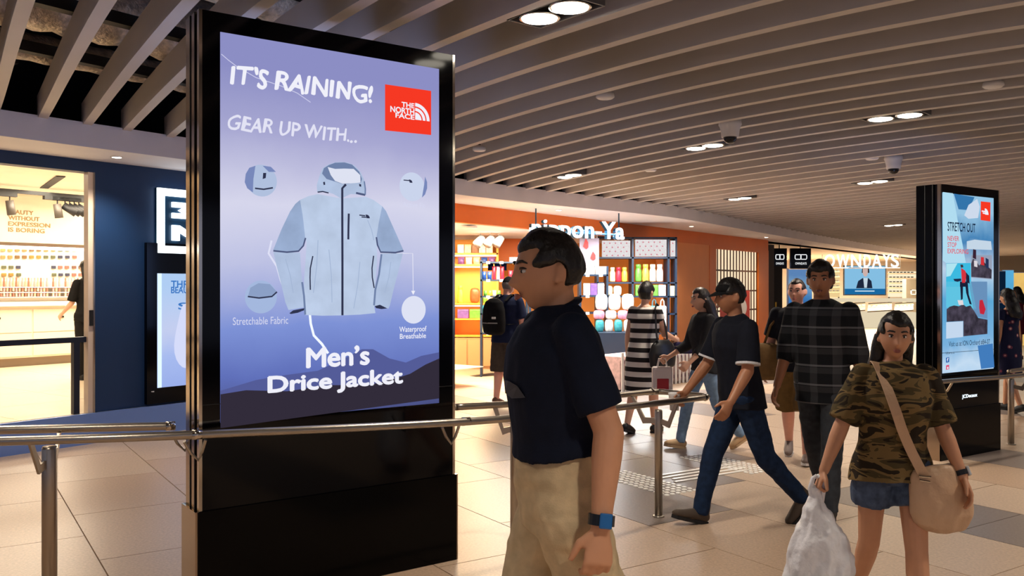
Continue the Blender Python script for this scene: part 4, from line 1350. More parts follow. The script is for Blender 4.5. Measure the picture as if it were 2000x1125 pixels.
# shop ceiling spots
for px, py in ((938, 464), (957, 464), (975, 463)):
    p = at(px, py, 16.6)
    r = empty('ceiling_spot', (p.x, p.y, zfa))
    MB().tube([(0, 0, .01), (0, 0, -.1)], .012, n=6).build('stem', m_white, r)
    MB().tube([(.04, -.02, -.08), (-.06, -.12, -.22)], [.07, .09], n=12).build('head', M('spot_grey', (150, 158, 170), .4), r, smooth=True)
    tag(r, 'grey spotlight under the gift shop ceiling, %s of three' % {938: 'leftmost', 957: 'middle', 975: 'rightmost'}[px], 'spotlight')
p = overhead(915, 441, zfa)
r = empty('ceiling_vent', (p.x, p.y, zfa))
MB().lathe([(.02, .0), (.14, -.01), (.15, -.03), (.05, -.05)], n=16).build('disc', m_white, r, smooth=True)
tag(r, 'round white vent in the gift shop ceiling', 'vent')
for (px, Yl, e, s, c_) in ((950, 15.6, 420, 1.6, (1, .74, .42)), (1010, 14.4, 180, 1.0, (1, .9, .8)), (1210, 15.6, 170, 1.8, (.92, .97, 1.0)), (1280, 16.4, 130, 1.2, (.95, .97, 1.0))):
    ld = bpy.data.lights.new('gift_shop_light', 'AREA')
    ld.energy = e
    ld.size = s
    ld.color = c_
    lo = link('gift_shop_light', ld)
    lo.location = (at(px, 500, Yl).x, Yl, zfa - .03)
# sign letters
m_letw = M('shop_sign_glow', (246, 252, 255), emit=2.4)
m_letside = M('shop_sign_side', (20, 74, 104), .4)
sgn = empty('shop_sign', at(1126, 468, 15.1))
tag(sgn, 'white glowing gift shop lettering below the orange fascia', 'sign')
pL, pR = at(1037, 466, 14.5), at(1217, 466, 15.55)
dirv = (pR - pL); wl = Vector((dirv.x, dirv.y, 0)).length
dirn = Vector((dirv.x, dirv.y, 0)).normalized()
nrm = Vector((dirn.y, -dirn.x, 0))
for (mat_, off, bd, nm) in ((m_letside, -.05, .05, 'letter_halo'), (m_letw, .02, .03, 'lettering')):
    me = fit_text('nippon-Ya', wl, .40, bd * .4, .05 if off < 0 else .02, space=1.05)
    for p_ in me.vertices:
        p_.co = pL + dirn * p_.co.x + nrm * (p_.co.z + off) + Vector((0, 0, -.06 + p_.co.y)) - sgn.location
    me.materials.append(mat_)
    link(nm, me, sgn)
for q_ in (.05, .95):
    a_ = pL + dirn * (wl * q_) - sgn.location
    MB().tube([a_ + Vector((0, 0, .12)), Vector((a_.x, a_.y, ZS + .01 - sgn.location.z))], .012, n=6).build('fixing_rod', m_letside, sgn)
o_ = MB()
b0 = pL + Vector((0, 0, .12)) - sgn.location
o_.tube([b0, b0 + dirn * wl], .02, n=6).build('mounting_bar', m_letside, sgn)

# low white slatted display fence in front of the gift shop
fa, fz = ground(1216, 766), ground(1376, 741)
fdir = (fz - fa).normalized()
fen = empty('picket_display', fa)
tag(fen, 'low white slatted display fence in front of the gift shop', 'fence')
ln = (fz - fa).length
n_p = 22
for k in range(n_p):
    q = fdir * (ln * k / (n_p - 1))
    MB().bbox((q.x, q.y, .30), (.055, .02, .60 + .02 * (k % 2)), .004, Matrix.Rotation(atan2(fdir.y, fdir.x), 3, 'Z')).build('picket', m_white, fen)
for z in (.12, .45):
    m_ = Matrix.Rotation(atan2(fdir.y, fdir.x), 3, 'Z')
    c_ = fdir * ln / 2 + Vector((-fdir.y, fdir.x, 0)) * .03
    MB().box((c_.x, c_.y, z), (ln, .02, .05), m_).build('fence_rail', M('fence_rail', (150, 120, 130), .6), fen)
c_ = fdir * ln / 2 + Vector((-fdir.y, fdir.x, 0)) * .3
MB().box((c_.x, c_.y, .28), (ln, .5, .5), Matrix.Rotation(atan2(fdir.y, fdir.x), 3, 'Z')).build('basket_liner', M('liner', (206, 176, 176), .7, noise_=(12, .3)), fen)

# ------------------------------------------------------------------ glasses shop far right
o = Wall().wbox(20.15, 60, -16, -.2, ZS + .0, ZS + .05).build('ceiling_glasses_shop', m_cream)
tag(o, 'cream soffit over the glasses shop', kind='structure')
o = abox(1490, 440, 1850, YH + HC * F / 46, 46.0, .1).build('wall_glasses_back', m_cream)
tag(o, 'cream back wall of the glasses shop', kind='structure')
gback = o
o = abox(1497, 478, 1512, YH + HC * F / 26.5, 26.5, .8).build('wall_grey_pier', M('grey_pier', (74, 72, 72), .6))
tag(o, 'grey pier between the orange shop and glasses shop', kind='structure')
abox(1512, 520, 1528, YH + HC * F / 26.6, 26.6, .4).build('pier_panel', m_dark, o)
abox(1514, 590, 1517, 625, 26.55, .03).build('pier_handle', M('yellow_tape', (220, 190, 70), .5), o)
for (x0, x1, l) in ((1508, 1536, 'black square hanging sign with white spectacles mark, left one'), (1543, 1583, 'black square hanging sign with white spectacles mark, right one')):
    s = empty('hanging_sign', at((x0 + x1) / 2, 505, 27.2))
    tag(s, l, 'sign')
    k_ = 27.2 / F
    hw = (x1 - x0) / 2 * k_
    MB().bbox((0, 0, 0), (hw * 2, .12, 40 * k_), .01).build('sign_box', m_black, s)
    wm = M('sign_white', (236, 238, 240), emit=1.2)
    for sx in (-1, 1):
        c0 = Vector((sx * 5 * k_ * hw / (20 * k_) * 1.1, -.065, 3 * k_))
        a_, b_ = 5 * k_ * hw / (17 * k_), 4.5 * k_
        MB().tube([c0 + Vector((x * a_, 0, z * b_)) for x, z in ((-.8, -1), (.8, -1), (1, -.6), (1, .6), (.8, 1), (-.8, 1), (-1, .6), (-1, -.6))], .012, n=6, closed=True).build('sign_mark', wm, s)
    me = fit_text('OWNDAYS', hw * 1.1, 4.5 * k_, .01)
    for p_ in me.vertices:
        p_.co = Vector((p_.co.x - hw * .55, -.064, p_.co.y - 12 * k_))
    me.materials.append(wm)
    link('sign_lettering', me, s)
    MB().tube([(0, 0, 19.5 * k_), (0, 0, ZS - s.location.z + .01)], .015, n=6).build('sign_hanger', m_dark, s)
# hung letters
os_ = empty('shop_sign', at(1682, 510, 35.4))
tag(os_, 'widely spaced white hung letters above the glasses shop screen', 'sign')
k_ = 35.4 / F
for i, ch in enumerate('OWNDAYS'):
    x0 = (1610, 1634, 1662, 1687, 1703, 1724, 1740)[i]
    x1 = (1630, 1658, 1681, 1700, 1721, 1738, 1755)[i]
    me = fit_text(ch, (x1 - x0) * k_, 25 * k_, .008, .04)
    pa = at(x0, 522, 35.4)
    for p_ in me.vertices:
        p_.co = Vector((pa.x + p_.co.x, 35.4 - p_.co.z, pa.z + p_.co.y)) - os_.location
    me.materials.append(M('hung_letter_glow', (255, 252, 246), emit=1.7))
    link('letter', me, os_)
pa, pb_ = at(1606, 523.5, 35.45) - os_.location, at(1758, 523.5, 35.45) - os_.location
MB().tube([pa, pb_], .015, n=6).build('letter_bar', m_chrome, os_)
for q_ in (pa, pb_):
    MB().tube([q_, Vector((q_.x, q_.y, ZS - os_.location.z + .01))], .012, n=6).build('hanger_rod', m_dark, os_)
# television
tv = empty('television', at(1689, 548, 38))
tag(tv, 'television showing a person in dark jacket on pale blue', 'screen')
def tbox(root, a0, b0, a1, b1, Y, dep, nm, mt, parent=None):
    p0 = at(a0, b1, Y) - root.location; p1 = at(a1, b0, Y) - root.location
    return MB().box(((p0.x + p1.x) / 2, (p0.y + p1.y) / 2 + dep / 2, (p0.z + p1.z) / 2), (p1.x - p0.x, dep, p1.z - p0.z)).build(nm, mt, parent or root)
tbox(tv, 1648, 518, 1731, 577, 38.02, .08, 'tv_frame', m_dark)
MB().tube([(0, .12, .3), (0, .12, ZS - tv.location.z + .01)], .03, n=8).build('ceiling_pole', m_dark, tv)
ts_ = tbox(tv, 1650, 520, 1729, 575, 38.0, .02, 'tv_screen', EM('tv_blue', (132, 190, 226), 1.0))
tbox(tv, 1650, 564, 1729, 575, 37.99, .005, 'tv_caption_bar', EM('tv_bar', (26, 104, 160)), ts_)
tbox(tv, 1670, 567.5, 1708, 569.5, 37.98, .004, 'tv_caption', EM('tv_text', (200, 226, 240)), ts_)
def tvpoly(pts, c_, off, nm='tv_figure'):
    MB().add([at(x, y, 38.0 - off) - tv.location for x, y in pts], [tuple(range(len(pts)))]).build(nm, EM('tv_%d_%d_%d' % c_, c_), ts_)
tvpoly([(1672, 563), (1676, 549), (1685, 543), (1696, 543), (1702, 549), (1704, 563)], (30, 40, 62), .02)
tvpoly([(1686, 543), (1695, 543), (1693, 562), (1688, 562)], (196, 214, 226), .025)
tvpoly([(1684, 521), (1697, 521), (1698, 533), (1683, 533)], (36, 30, 34), .028)
tvpoly([(1685, 525), (1695, 525), (1695, 535), (1692, 540), (1688, 540), (1685, 534)], (206, 176, 170), .03)
# display counters with sloped eyewear trays
m_disp = M('lit_display_white', (250, 232, 196), emit=.8)
m_tray = M('eyewear_tray', (92, 82, 66), .5)
dc = empty('eyewear_display', at(1705, 600, 34) * 1.0)
dc.location.z = 0
tag(dc, 'long white eyewear display with dark sloped trays below the television', 'display')
tbox(dc, 1612, 583, 1795, 590, 34.8, 1.2, 'display_top', m_disp)
tbox(dc, 1612, 610, 1795, YH + HC * F / 34.2, 34.2, 1.6, 'display_body', m_disp)
for (a0, a1) in ((1652, 1690), (1694, 1742), (1746, 1784)):
    p = [at(a0, 608, 34.0), at(a1, 605, 34.0), at(a1, 590, 34.9), at(a0 + 2, 592, 34.9)]
    b = MB().add([q - dc.location for q in p] + [q - dc.location + Vector((0, 0, -.04)) for q in p], [(0, 1, 2, 3), (7, 6, 5, 4), (0, 1, 5, 4), (1, 2, 6, 5), (2, 3, 7, 6), (3, 0, 4, 7)])
    ty = b.build('sloped_tray', m_tray, dc)
    for k in range(5):
        u_ = (k + .5) / 5
        c0 = (p[0] * (1 - u_) + p[1] * u_) * .5 + (p[3] * (1 - u_) + p[2] * u_) * .5 - dc.location + Vector((0, -.02, .03))
        MB().tube([c0 + Vector((-.07, 0, .02)), c0 + Vector((0, 0, -.01)), c0 + Vector((.07, 0, .02))], .012, n=5).build('eyeglasses', m_chrome, ty)
# shelving behind
for i, (a0, b0, a1, b1, c_) in enumerate(((1612, 526, 1640, 580, (226, 196, 140)), (1736, 530, 1790, 580, (248, 232, 196)), (1592, 540, 1606, 585, (120, 170, 190)))):
    r = empty('eyewear_rack', (at((a0 + a1) / 2, 500, 40.8).x, 40.8, 0))
    tag(r, ('warm lit eyewear rack left of the television', 'bright cream eyewear rack right of the television', 'narrow blue eyewear rack behind the plaid shirt man')[i], 'rack')
    tbox(r, a0, b0, a1, b1, 41.0, .1, 'rack_back', M('rack_back_%d' % i, c_, emit=1.1))  # backs glow to stand for the strong shop light on the shelves
    for xx in (a0 + 1, a1 - 1):
        tbox(r, xx - .8, b0, xx + .8, YH + HC * F / 41.1, 41.1, .1, 'rack_post', m_dark)
    for k in range(5):
        y = b0 + 4 + k * (b1 - b0 - 4) / 5
        tbox(r, a0, y, a1, y + 1.2, 40.8, .2, 'rack_shelf', M('rack_shelf', (150, 112, 70), .5))
        for j in range(int((a1 - a0) / 7)):
            tbox(r, a0 + 2 + j * 7, y - 3, a0 + 6 + j * 7, y - 1, 40.85, .06, 'eyeglasses', m_dark)
o = empty('wall_cabinet', at(1783, 585, 39)); tag(o, 'grey cabinet with white square mark beside far poster stand', 'cabinet')
tbox(o, 1770, 545, 1800, YH + HC * F / 39, 39, .4, 'cabinet_body', M('olive_grey', (104, 96, 82), .6))
for (a0, b0, a1, b1) in ((1779, 566, 1791, 567.5), (1779, 574, 1791, 575.5), (1779, 566, 1781, 575), (1789, 566, 1791, 575)):
    tbox(o, a0, b0, a1, b1, 38.98, .02, 'square_mark', m_white)
# lit poster at the pier
o = empty('lit_poster', at(1562, 560, 27.6)); tag(o, 'blue lit poster under the hanging signs', 'poster')
tbox(o, 1540, 526, 1586, 600, 27.6, .1, 'poster_face', screen_material('pier_poster', [(0, (40, 70, 130)), (.4, (60, 120, 180)), (.7, (120, 160, 190)), (1, (90, 130, 180))], 2.5, .3))
tbox(o, 1538.5, 524, 1540, YH + HC * F / 27.55, 27.55, .12, 'poster_edge', m_chrome)
tbox(o, 1540, 600, 1586, YH + HC * F / 27.6, 27.6, .1, 'poster_base', m_dark)
for (px, Yl, e) in ((1690, 39, 1500), (1760, 35, 800), (1600, 36, 600)):
    ld = bpy.data.lights.new('glasses_shop_light', 'AREA')
    ld.energy = e
    ld.size = 2.4
    ld.color = (1.0, .84, .6)
    lo = link('glasses_shop_light', ld)
    lo.location = (at(px, 500, Yl).x, Yl, ZS - .05)
# shops beyond the far stand
o = abox(1850, 440, 2700, YH + HC * F / 48, 48.0, .1).build('wall_far', M('far_cream', (236, 206, 160), .6))
tag(o, 'pale wall of the shops beyond the far poster stand', kind='structure')
for (a0, b0, a1, b1, c_, l) in ((1966, 528, 1980, 628, (90, 176, 222), 'tall pale blue lit column right of far poster stand'), (1951, 530, 1964, 575, (10, 30, 52), 'dark blue panel right beside the far poster stand'), (1951, 592, 1966, 630, (44, 110, 170), 'blue screen just right of the far poster stand'), (1982, 533, 2004, 605, (248, 196, 110), 'warm lit shop window at right picture edge')):
    Yt = 24.0 - (.8 if b0 == 592 else 0)
    b1 = YH + HC * F / Yt
    r = empty('advert_totem', at((a0 + a1) / 2, b1, Yt)); tag(r, l, 'panel')  # plain glowing panels standing for the lit shops and screens beyond
    tbox(r, a0, b0, a1, b1, Yt, .2, 'panel_face', M('panel_%d' % a0, c_, emit=.9, noise_=(1.2, .2)))
    tbox(r, a0, b0 - 1, a1, b0, Yt - .02, .24, 'panel_cap', m_chrome)
ld = bpy.data.lights.new('far_shop_light', 'AREA')
ld.energy = 300
ld.size = 3
ld.color = (1, .84, .62)
lo = link('far_shop_light', ld)
lo.location = (14.5, 26, 2.85)

# ------------------------------------------------------------------ people
def rx(a): return Matrix.Rotation(a, 3, 'X')
def ry(a): return Matrix.Rotation(a, 3, 'Y')
def rz_(a): return Matrix.Rotation(a, 3, 'Z')

def remesh(mb, name, mat, parent, voxel=0.008, smooth=6, wrinkle=0.0, wscale=9.0, wdir=(1, 1, .5), seed=0.0):
    """fuse the collected closed shapes into one continuous skin"""
    me = mb.mesh(name)
    o = bpy.data.objects.new(name, me)
    TMP.collection.objects.link(o)
    m = o.modifiers.new('remesh', 'REMESH')
    m.mode = 'VOXEL'
    m.voxel_size = voxel
    s = o.modifiers.new('smooth', 'SMOOTH')
    s.factor = 0.5
    s.iterations = smooth
    TMP.view_layers[0].update()
    dg = TMP.view_layers[0].depsgraph
    me2 = bpy.data.meshes.new_from_object(o.evaluated_get(dg))
    bpy.data.objects.remove(o, do_unlink=True)
    bpy.data.meshes.remove(me)
    if wrinkle:
        co = [v.co.copy() for v in me2.vertices]
        no = [v.normal.copy() for v in me2.vertices]
        out = []
        for p, nv_ in zip(co, no):
            q = Vector((p.x * wscale * wdir[0] + seed, p.y * wscale * wdir[1], p.z * wscale * wdir[2]))
            n = noise.noise(q) + 0.5 * noise.noise(q * 2.3)
            out.extend(p + nv_ * (wrinkle * n))
        me2.vertices.foreach_set('co', out)
        me2.update()
    me2.name = name
    for p in me2.polygons:
        p.use_smooth = True
    me2.materials.clear()
    me2.materials.append(mat)
    return link(name, me2, parent)

def head_grid(fem=False, nu=56, nv=44, fn=None):
    """a modelled head, centre of the skull at 0, face towards +Y"""
    vs_, fs = [], []
    for i in range(nv + 1):
        th = pi * i / nv
        for k in range(nu):
            a = 2 * pi * k / nu
            d = Vector((sin(th) * cos(a), sin(th) * sin(a), cos(th)))
            p = Vector((d.x * .076, d.y * .096, d.z * .118))
            if d.z < 0:                                    # jaw and nape
                t = -d.z
                p.x *= 1 - (.24 if not fem else .30) * t ** 1.6
                if d.y > 0:
                    p.y *= 1 - .10 * t
                else:
                    p.y *= 1 - .42 * t
                    p.z *= 1 - .12 * t
            else:
                p.x *= 1 + .04 * d.z * (1 - d.z) * 4
                if d.y < 0:
                    p.y *= 1.06
            if d.y > 0:
                g = lambda cx, cz, sx, sz: math.exp(-((p.x - cx) / sx) ** 2 - ((p.z - cz) / sz) ** 2)
                p.y += .023 * g(0, -.032, .0135, .014) + .015 * g(0, -.012, .011, .026)      # nose
                p.y -= .007 * (g(.031, .008, .017, .012) + g(-.031, .008, .017, .012))       # eye sockets
                p.y += .004 * (g(.03, .026, .026, .008) + g(-.03, .026, .026, .008))        # brow
                p.y += .009 * g(0, -.064, .020, .011)                                        # mouth
                p.y -= .003 * g(0, -.078, .02, .006)
                p.y += .009 * g(0, -.098, .022, .014)                                        # chin
                p.y += .003 * (g(.045, -.025, .02, .02) + g(-.045, -.025, .02, .02))        # cheeks
            if fn:
                p = fn(d, p)
            vs_.append(p)
    for i in range(nv):
        for k in range(nu):
            k2 = (k + 1) % nu
            fs.append((i * nu + k, (i + 1) * nu + k, (i + 1) * nu + k2, i * nu + k2))
    return vs_, fs

def smoothstep(a, b, x):
    t = max(0.0, min(1.0, (x - a) / (b - a)))
    return t * t * (3 - 2 * t)

SKIN = {'tan': (204, 148, 112), 'light': (224, 172, 142), 'brown': (176, 120, 86), 'pink': (224, 164, 142)}
def skin_m(k):
    return M('skin_' + k, SKIN[k], .5, noise_=(14, .05))
m_hair = M('black_hair', (20, 16, 14), .42, noise_=(30, .4), bump=(80, .4))
m_hair2 = M('dark_brown_hair', (38, 26, 20), .42, noise_=(30, .4), bump=(80, .4))
m_lip = {'tan': M('lips_tan', (150, 84, 70), .4), 'light': M('lips_light', (180, 92, 88), .4), 'brown': M('lips_brown', (120, 70, 56), .4), 'pink': M('lips_pink', (180, 100, 92), .4)}
m_eyew = M('eye_white', (226, 220, 214), .2)
m_iris = M('iris', (24, 16, 12), .15)

class Person:
    def __init__(self, label, loc, heading, h, fem=False, skin='tan', lean=0.0, legs=((0, 0), (0, 0)), arms=((0, 8, 5, 0), (0, 8, 5, 0)),
                 head=(0, 0, 0), spread=1.0, voxel=.008, bulk=1.0, twist=0.0, curl=((25, 25), (25, 25)), foot=(0, 0), name='person', shz=1.405, headz=-.018):
        self.s = s = h / (1.75 + headz)
        self.fem, self.skin, self.vox, self.bulk = fem, skin, voxel, bulk
        self.root = empty(name, (loc[0], loc[1], 0), heading - pi / 2)
        tag(self.root, label, 'person', 'people in the walkway')
        self.hipw = .088 if not fem else .092
        self.shw = .185 if not fem else .158
        L = self.J = {}
        legj = {}
        zmin = 9
        for i, sd in enumerate((-1, 1)):          # 0 = left (-x), 1 = right (+x) when facing +y
            a, kb = radians(legs[i][0]), radians(legs[i][1])
            hip = Vector((sd * self.hipw * spread, 0, .93))
            knee = hip + Vector((0, sin(a), -cos(a))) * .435
            ank = knee + Vector((0, sin(a - kb), -cos(a - kb))) * .405
            legj[i] = (hip, knee, ank, a - kb)
            zmin = min(zmin, ank.z - .085)
        dz = Vector((0, 0, -zmin))
        for i in (0, 1):
            L['hip%d' % i], L['knee%d' % i], L['ank%d' % i] = [(q + dz) * s for q in legj[i][:3]]
            L['shin%d' % i] = legj[i][3] + radians(foot[i])
        R = rx(-radians(lean))
        RT = R @ rz_(radians(twist))
        pv = Vector((0, 0, .95))
        self.dz = dz
        def up(q):
            return ((RT @ (Vector(q) - pv)) + pv + dz) * s
        self.up = up
        for i, sd in enumerate((-1, 1)):
            sw, ab, el, tw = [radians(x) for x in arms[i]]
            sh = Vector((sd * self.shw, 0, shz))
            A = RT @ ry(-sd * ab) @ rx(sw)
            d1 = A @ Vector((0, 0, -1))
            el_p = up(sh) + d1 * .285 * s
            B = A @ rz_(sd * tw) @ rx(el)
            d2 = B @ Vector((0, 0, -1))
            wr = el_p + d2 * .25 * s
            L['sh%d' % i], L['el%d' % i], L['wr%d' % i] = up(sh), el_p, wr
            L['hm%d' % i] = B
        self.curl = curl
        L['neck'] = up((0, -.01, 1.47))
        self.HR = RT @ rz_(radians(head[0])) @ rx(radians(head[1])) @ ry(radians(head[2]))
        L['head'] = up((0, .012, 1.55 + headz)) + self.HR @ Vector((0, .008, .083 * s))
    # shapes ---------------------------------------------------------
    def torso(self, b, grow=0.0, z0=.86, z1=1.5, hem=None):
        f = self.fem
        k = self.bulk
        ring = [(.84, .150, .105, 0), (.90, .168, .118, -.005), (.97, .168, .118, 0), (1.05, .150, .108, .005), (1.12, .145, .104, .008),
                (1.2, .155, .112, .01), (1.28, .168, .12, .012), (1.36, .178, .115, .004), (1.42, .170, .092, -.004), (1.455, .12, .07, -.008), (1.49, .062, .06, -.006)]
        if f:
            ring = [(.84, .155, .105, 0), (.90, .172, .118, -.008), (.97, .160, .11, -.004), (1.05, .132, .094, .004), (1.12, .128, .09, .008),
                    (1.2, .138, .106, .018), (1.27, .146, .118, .026), (1.36, .150, .1, .006), (1.42, .142, .082, -.004), (1.455, .10, .062, -.008), (1.49, .052, .052, -.006)]
        pts, ra, rb_ = [], [], []
        s = self.s
        rs = [r for r in ring if z0 - .001 <= r[0] <= z1 + .001]
        for (z, a, c_, y) in rs:
            kk = k if z < 1.38 else 1 + (k - 1) * .4
            pts.append(self.up((0, y, z)))
            g = grow if z < 1.44 else min(grow, .014 if z < 1.47 else .004)
            ra.append((a * kk + g) * s)
            rb_.append((c_ * kk + g) * s)
        if hem:
            z, ga, gc = hem
            pts.insert(0, self.up((0, 0, z)))
            ra.insert(0, ra[0] + ga * s)
            rb_.insert(0, rb_[0] + gc * s)
        ref = self.up((1, 0, 1)) - self.up((0, 0, 1))
        b.tube(pts, ra, n=28, rb=rb_, ref=ref)
        return b
    def limb(self, b, p, q, r0, r1, mid=None, n=14, ext=0.0):
        d = (q - p)
        m = [0, .25, .5, .75, 1.0]
        pts = [p + d * t for t in m]
        rs = []
        for t in m:
            r = r0 + (r1 - r0) * t
            if mid:
                r += mid * math.exp(-((t - .3) / .28) ** 2)
            rs.append(r * self.s)
        if ext:
            pts.append(q + d.normalized() * ext)
            rs.append(rs[-1])
        b.tube(pts, rs, n=n)
        b.ell(p, (rs[0],) * 3, nu=12, nv=8)
        if not ext:
            b.ell(q, (rs[-1],) * 3, nu=12, nv=8)
    def hand(self, b, i):
        s, B, w = self.s, self.J['hm%d' % i], self.J['wr%d' % i]
        sd = (-1, 1)[i]
        # hand frame: fingers along -z of B, palm faces inwards (towards -sd x), thumb forward (+y)
        X = B @ Vector((-sd, 0, 0)); D = B @ Vector((0, 0, -1)); T = B @ Vector((0, 1, 0))
        b.tube([w - D * .02 * s, w + D * .02 * s, w + D * .055 * s, w + D * .088 * s, w + D * .1 * s], [.022 * s, .028 * s, .039 * s, .041 * s, .034 * s], n=14, rb=[.02 * s, .017 * s, .016 * s, .014 * s, .011 * s], ref=T)
        c0, c1 = [radians(c_) for c_ in self.curl[i]]
        for f, (off, ln) in enumerate(((.031, .070), (.0105, .080), (-.0105, .074), (-.031, .058))):
            p = w + (D * .092 + T * off) * s
            ang = 0
            pts = [p - D * .02 * s, p]
            for k, part in enumerate((.45, .32, .23)):
                ang += (c0, c1, c1)[k] * (1 + .08 * f)
                p = p + (D * cos(ang) + X * sin(ang)) * ln * part * s
                pts.append(p)
            b.tube(pts, [.0098 * s, .0098 * s, .009 * s, .0085 * s, .0068 * s], n=8)
            b.ell(pts[-1], (.0068 * s,) * 3, nu=8, nv=6)
        q = w + (D * .022 + T * .022 + X * .004) * s
        a_ = (D * .62 + T * .72 + X * .25).normalized()
        b2_ = (D * .88 + T * .30 + X * .35).normalized()
        pts = [q, q + a_ * .038 * s, q + a_ * .038 * s + b2_ * .032 * s, q + a_ * .038 * s + b2_ * .056 * s]
        b.tube(pts, [.014 * s, .0125 * s, .0105 * s, .0075 * s], n=8)
    def body(self, legs=True):
        b = MB()
        J, s = self.J, self.s
        self.torso(b, grow=-.012)
        k = self.bulk * (1 if not self.fem else .9)
        for i in (0, 1):
            self.limb(b, J['sh%d' % i] * .97 + self.up((0, 0, 1.40)) * .03, J['el%d' % i], .046 * k, .040 * k, mid=.004)
            self.limb(b, J['el%d' % i], J['wr%d' % i], .040 * k, .0265 * k, mid=.005)
            self.hand(b, i)
            self.limb(b, J['hip%d' % i], J['knee%d' % i], .082 * k, .056 * k)
            self.limb(b, J['knee%d' % i], J['ank%d' % i], .054 * k, .036 * k, mid=.008)
            fwd = Vector((0, cos(J['shin%d' % i] * .7), sin(J['shin%d' % i] * .7)))
            a = J['ank%d' % i]
            dn = Vector((0, -fwd.z, fwd.y)) * -1
            b.tube([a - fwd * .04 * s + dn * .045 * s, a + fwd * .02 * s + dn * .045 * s, a + fwd * .10 * s + dn * .058 * s, a + fwd * .16 * s + dn * .064 * s], [.03 * s, .036 * s, .04 * s, .03 * s], n=12, rb=[.035 * s, .036 * s, .024 * s, .014 * s], ref=(1, 0, 0))
        h = J['head']
        b.tube([J['neck'] - (h - J['neck']).normalized() * .03 * s, J['neck'], h - self.HR @ Vector((0, .025, .05)) * s], [.066 * s, .054 * s * (1 if not self.fem else .88), .050 * s * (1 if not self.fem else .86)], n=16)
        vs_, fs = head_grid(self.fem)
        b.add([h + self.HR @ (p * s) for p in vs_], fs)
        for sd in (-1, 1):
            b.ell(h + self.HR @ (Vector((sd * .083, -.014, -.004)) * s), (.0085 * s, .019 * s, .031 * s), self.HR @ rz_(sd * .55), nu=12, nv=8)
            b.ell(h + self.HR @ (Vector((sd * .078, -.004, -.022)) * s), (.010 * s, .010 * s, .014 * s), self.HR, nu=12, nv=8)
        o = remesh(b, 'body', skin_m(self.skin), self.root, voxel=self.vox * .8, smooth=2)
        self.bodyo = o
        # face
        def hp(x, y, z):
            return h + self.HR @ (Vector((x, y, z)) * s)
        for sd in (-1, 1):
            e = MB().ell(hp(sd * .030, .0795, .006), (.0125 * s, .008 * s, .0062 * s), self.HR @ rz_(-sd * .22))
            eo = e.build('eye', m_eyew, self.root, smooth=True)
            MB().ell(hp(sd * .0295, .0850, .006), (.0055 * s, .004 * s, .0056 * s), self.HR).build('iris', m_iris, eo, smooth=True)
            MB().tube([hp(sd * .046, .071, .012), hp(sd * .038, .0835, .0155), hp(sd * .028, .0895, .0155), hp(sd * .017, .0875, .010)], [.0015 * s, .0028 * s, .0028 * s, .0015 * s], n=6).build('eyelid', m_iris, eo, smooth=True)
            MB().tube([hp(sd * .050, .073, .028), hp(sd * .040, .085, .035), hp(sd * .026, .093, .034), hp(sd * .014, .095, .030)], [.002 * s, .004 * s, .0045 * s, .0035 * s], n=6).build('eyebrow', m_hair, self.root, smooth=True)
        lp = MB()
        lp.tube([hp(-.022, .083, -.064), hp(-.010, .0960, -.0615), hp(0, .0985, -.0625), hp(.010, .0960, -.0615), hp(.022, .083, -.064)], [.001 * s, .0045 * s, .0045 * s, .0045 * s, .001 * s], n=8)
        lp.tube([hp(-.021, .083, -.066), hp(-.010, .0955, -.071), hp(0, .0975, -.072), hp(.010, .0955, -.071), hp(.021, .083, -.066)], [.001 * s, .005 * s, .0058 * s, .005 * s, .001 * s], n=8)
        remesh(lp, 'lips', m_lip[self.skin], self.root, voxel=.003, smooth=2)
        return o
    def hair(self, mat=m_hair, line=.055, length=0.0, thick=.016, part=0.0, back=-.085, name='hair', tail=None):
        h, s = self.J['head'], self.s
        def fn(d, p):
            # hair covers where mask > 0
            side = smoothstep(.35, -.15, d.y)
            low = back * side + (1 - side) * line + (.016 * abs(p.x) / .07 if d.y > 0 else 0) + part * p.x
            if d.y > .05 and abs(d.x) > .75:
                low = min(low, .012)
            m = smoothstep(low - .012, low + .014, p.z)
            if not length:
                e = ((p.y + .008) / .022) ** 2 + ((p.z + .010) / .034) ** 2
                if abs(d.x) > .5:
                    m *= smoothstep(.8, 1.5, e)
            g = 1 + (thick / .1) * (1 + .25 * noise.noise(Vector((d.x * 5, d.y * 5, d.z * 5))))
            return p * (g * m + .80 * (1 - m))
        vs_, fs = head_grid(self.fem, fn=fn)
        b = MB()
        b.add([h + self.HR @ (p * s) for p in vs_], fs)
        if length:
            nb = self.J['neck']
            for k in range(9):
                a = radians(-80 + 20 * k)
                off = Vector((sin(a) * .070, -cos(a) * .072 - .012, 0))
                top = h + self.HR @ (Vector((off.x, off.y, .0)) * s)
                midp = nb + Vector((off.x * 1.05, off.y * 1.1 - .01, .02)) * s
                shx = Vector((off.x * 1.25, off.y * .9 - .065, -.08)) * s
                end = nb + Vector((off.x * 1.2, off.y * .8 - .085, -length * (1 - .15 * abs(sin(a))))) * s
                b.tube([top, (top + midp) / 2 + Vector((0, -.01, 0)), midp, nb + shx, end], [.03 * s, .036 * s, .036 * s, .034 * s, .014 * s], n=10)
        if tail:
            pts = [h + self.HR @ (Vector(q) * s) for q in tail]
            b.tube(pts, [.025 * s] + [.034 * s] * (len(pts) - 2) + [.01 * s], n=12)
        return remesh(b, name, mat, self.root, voxel=self.vox, smooth=2, wrinkle=.003, wscale=40, wdir=(1, 1, .3))
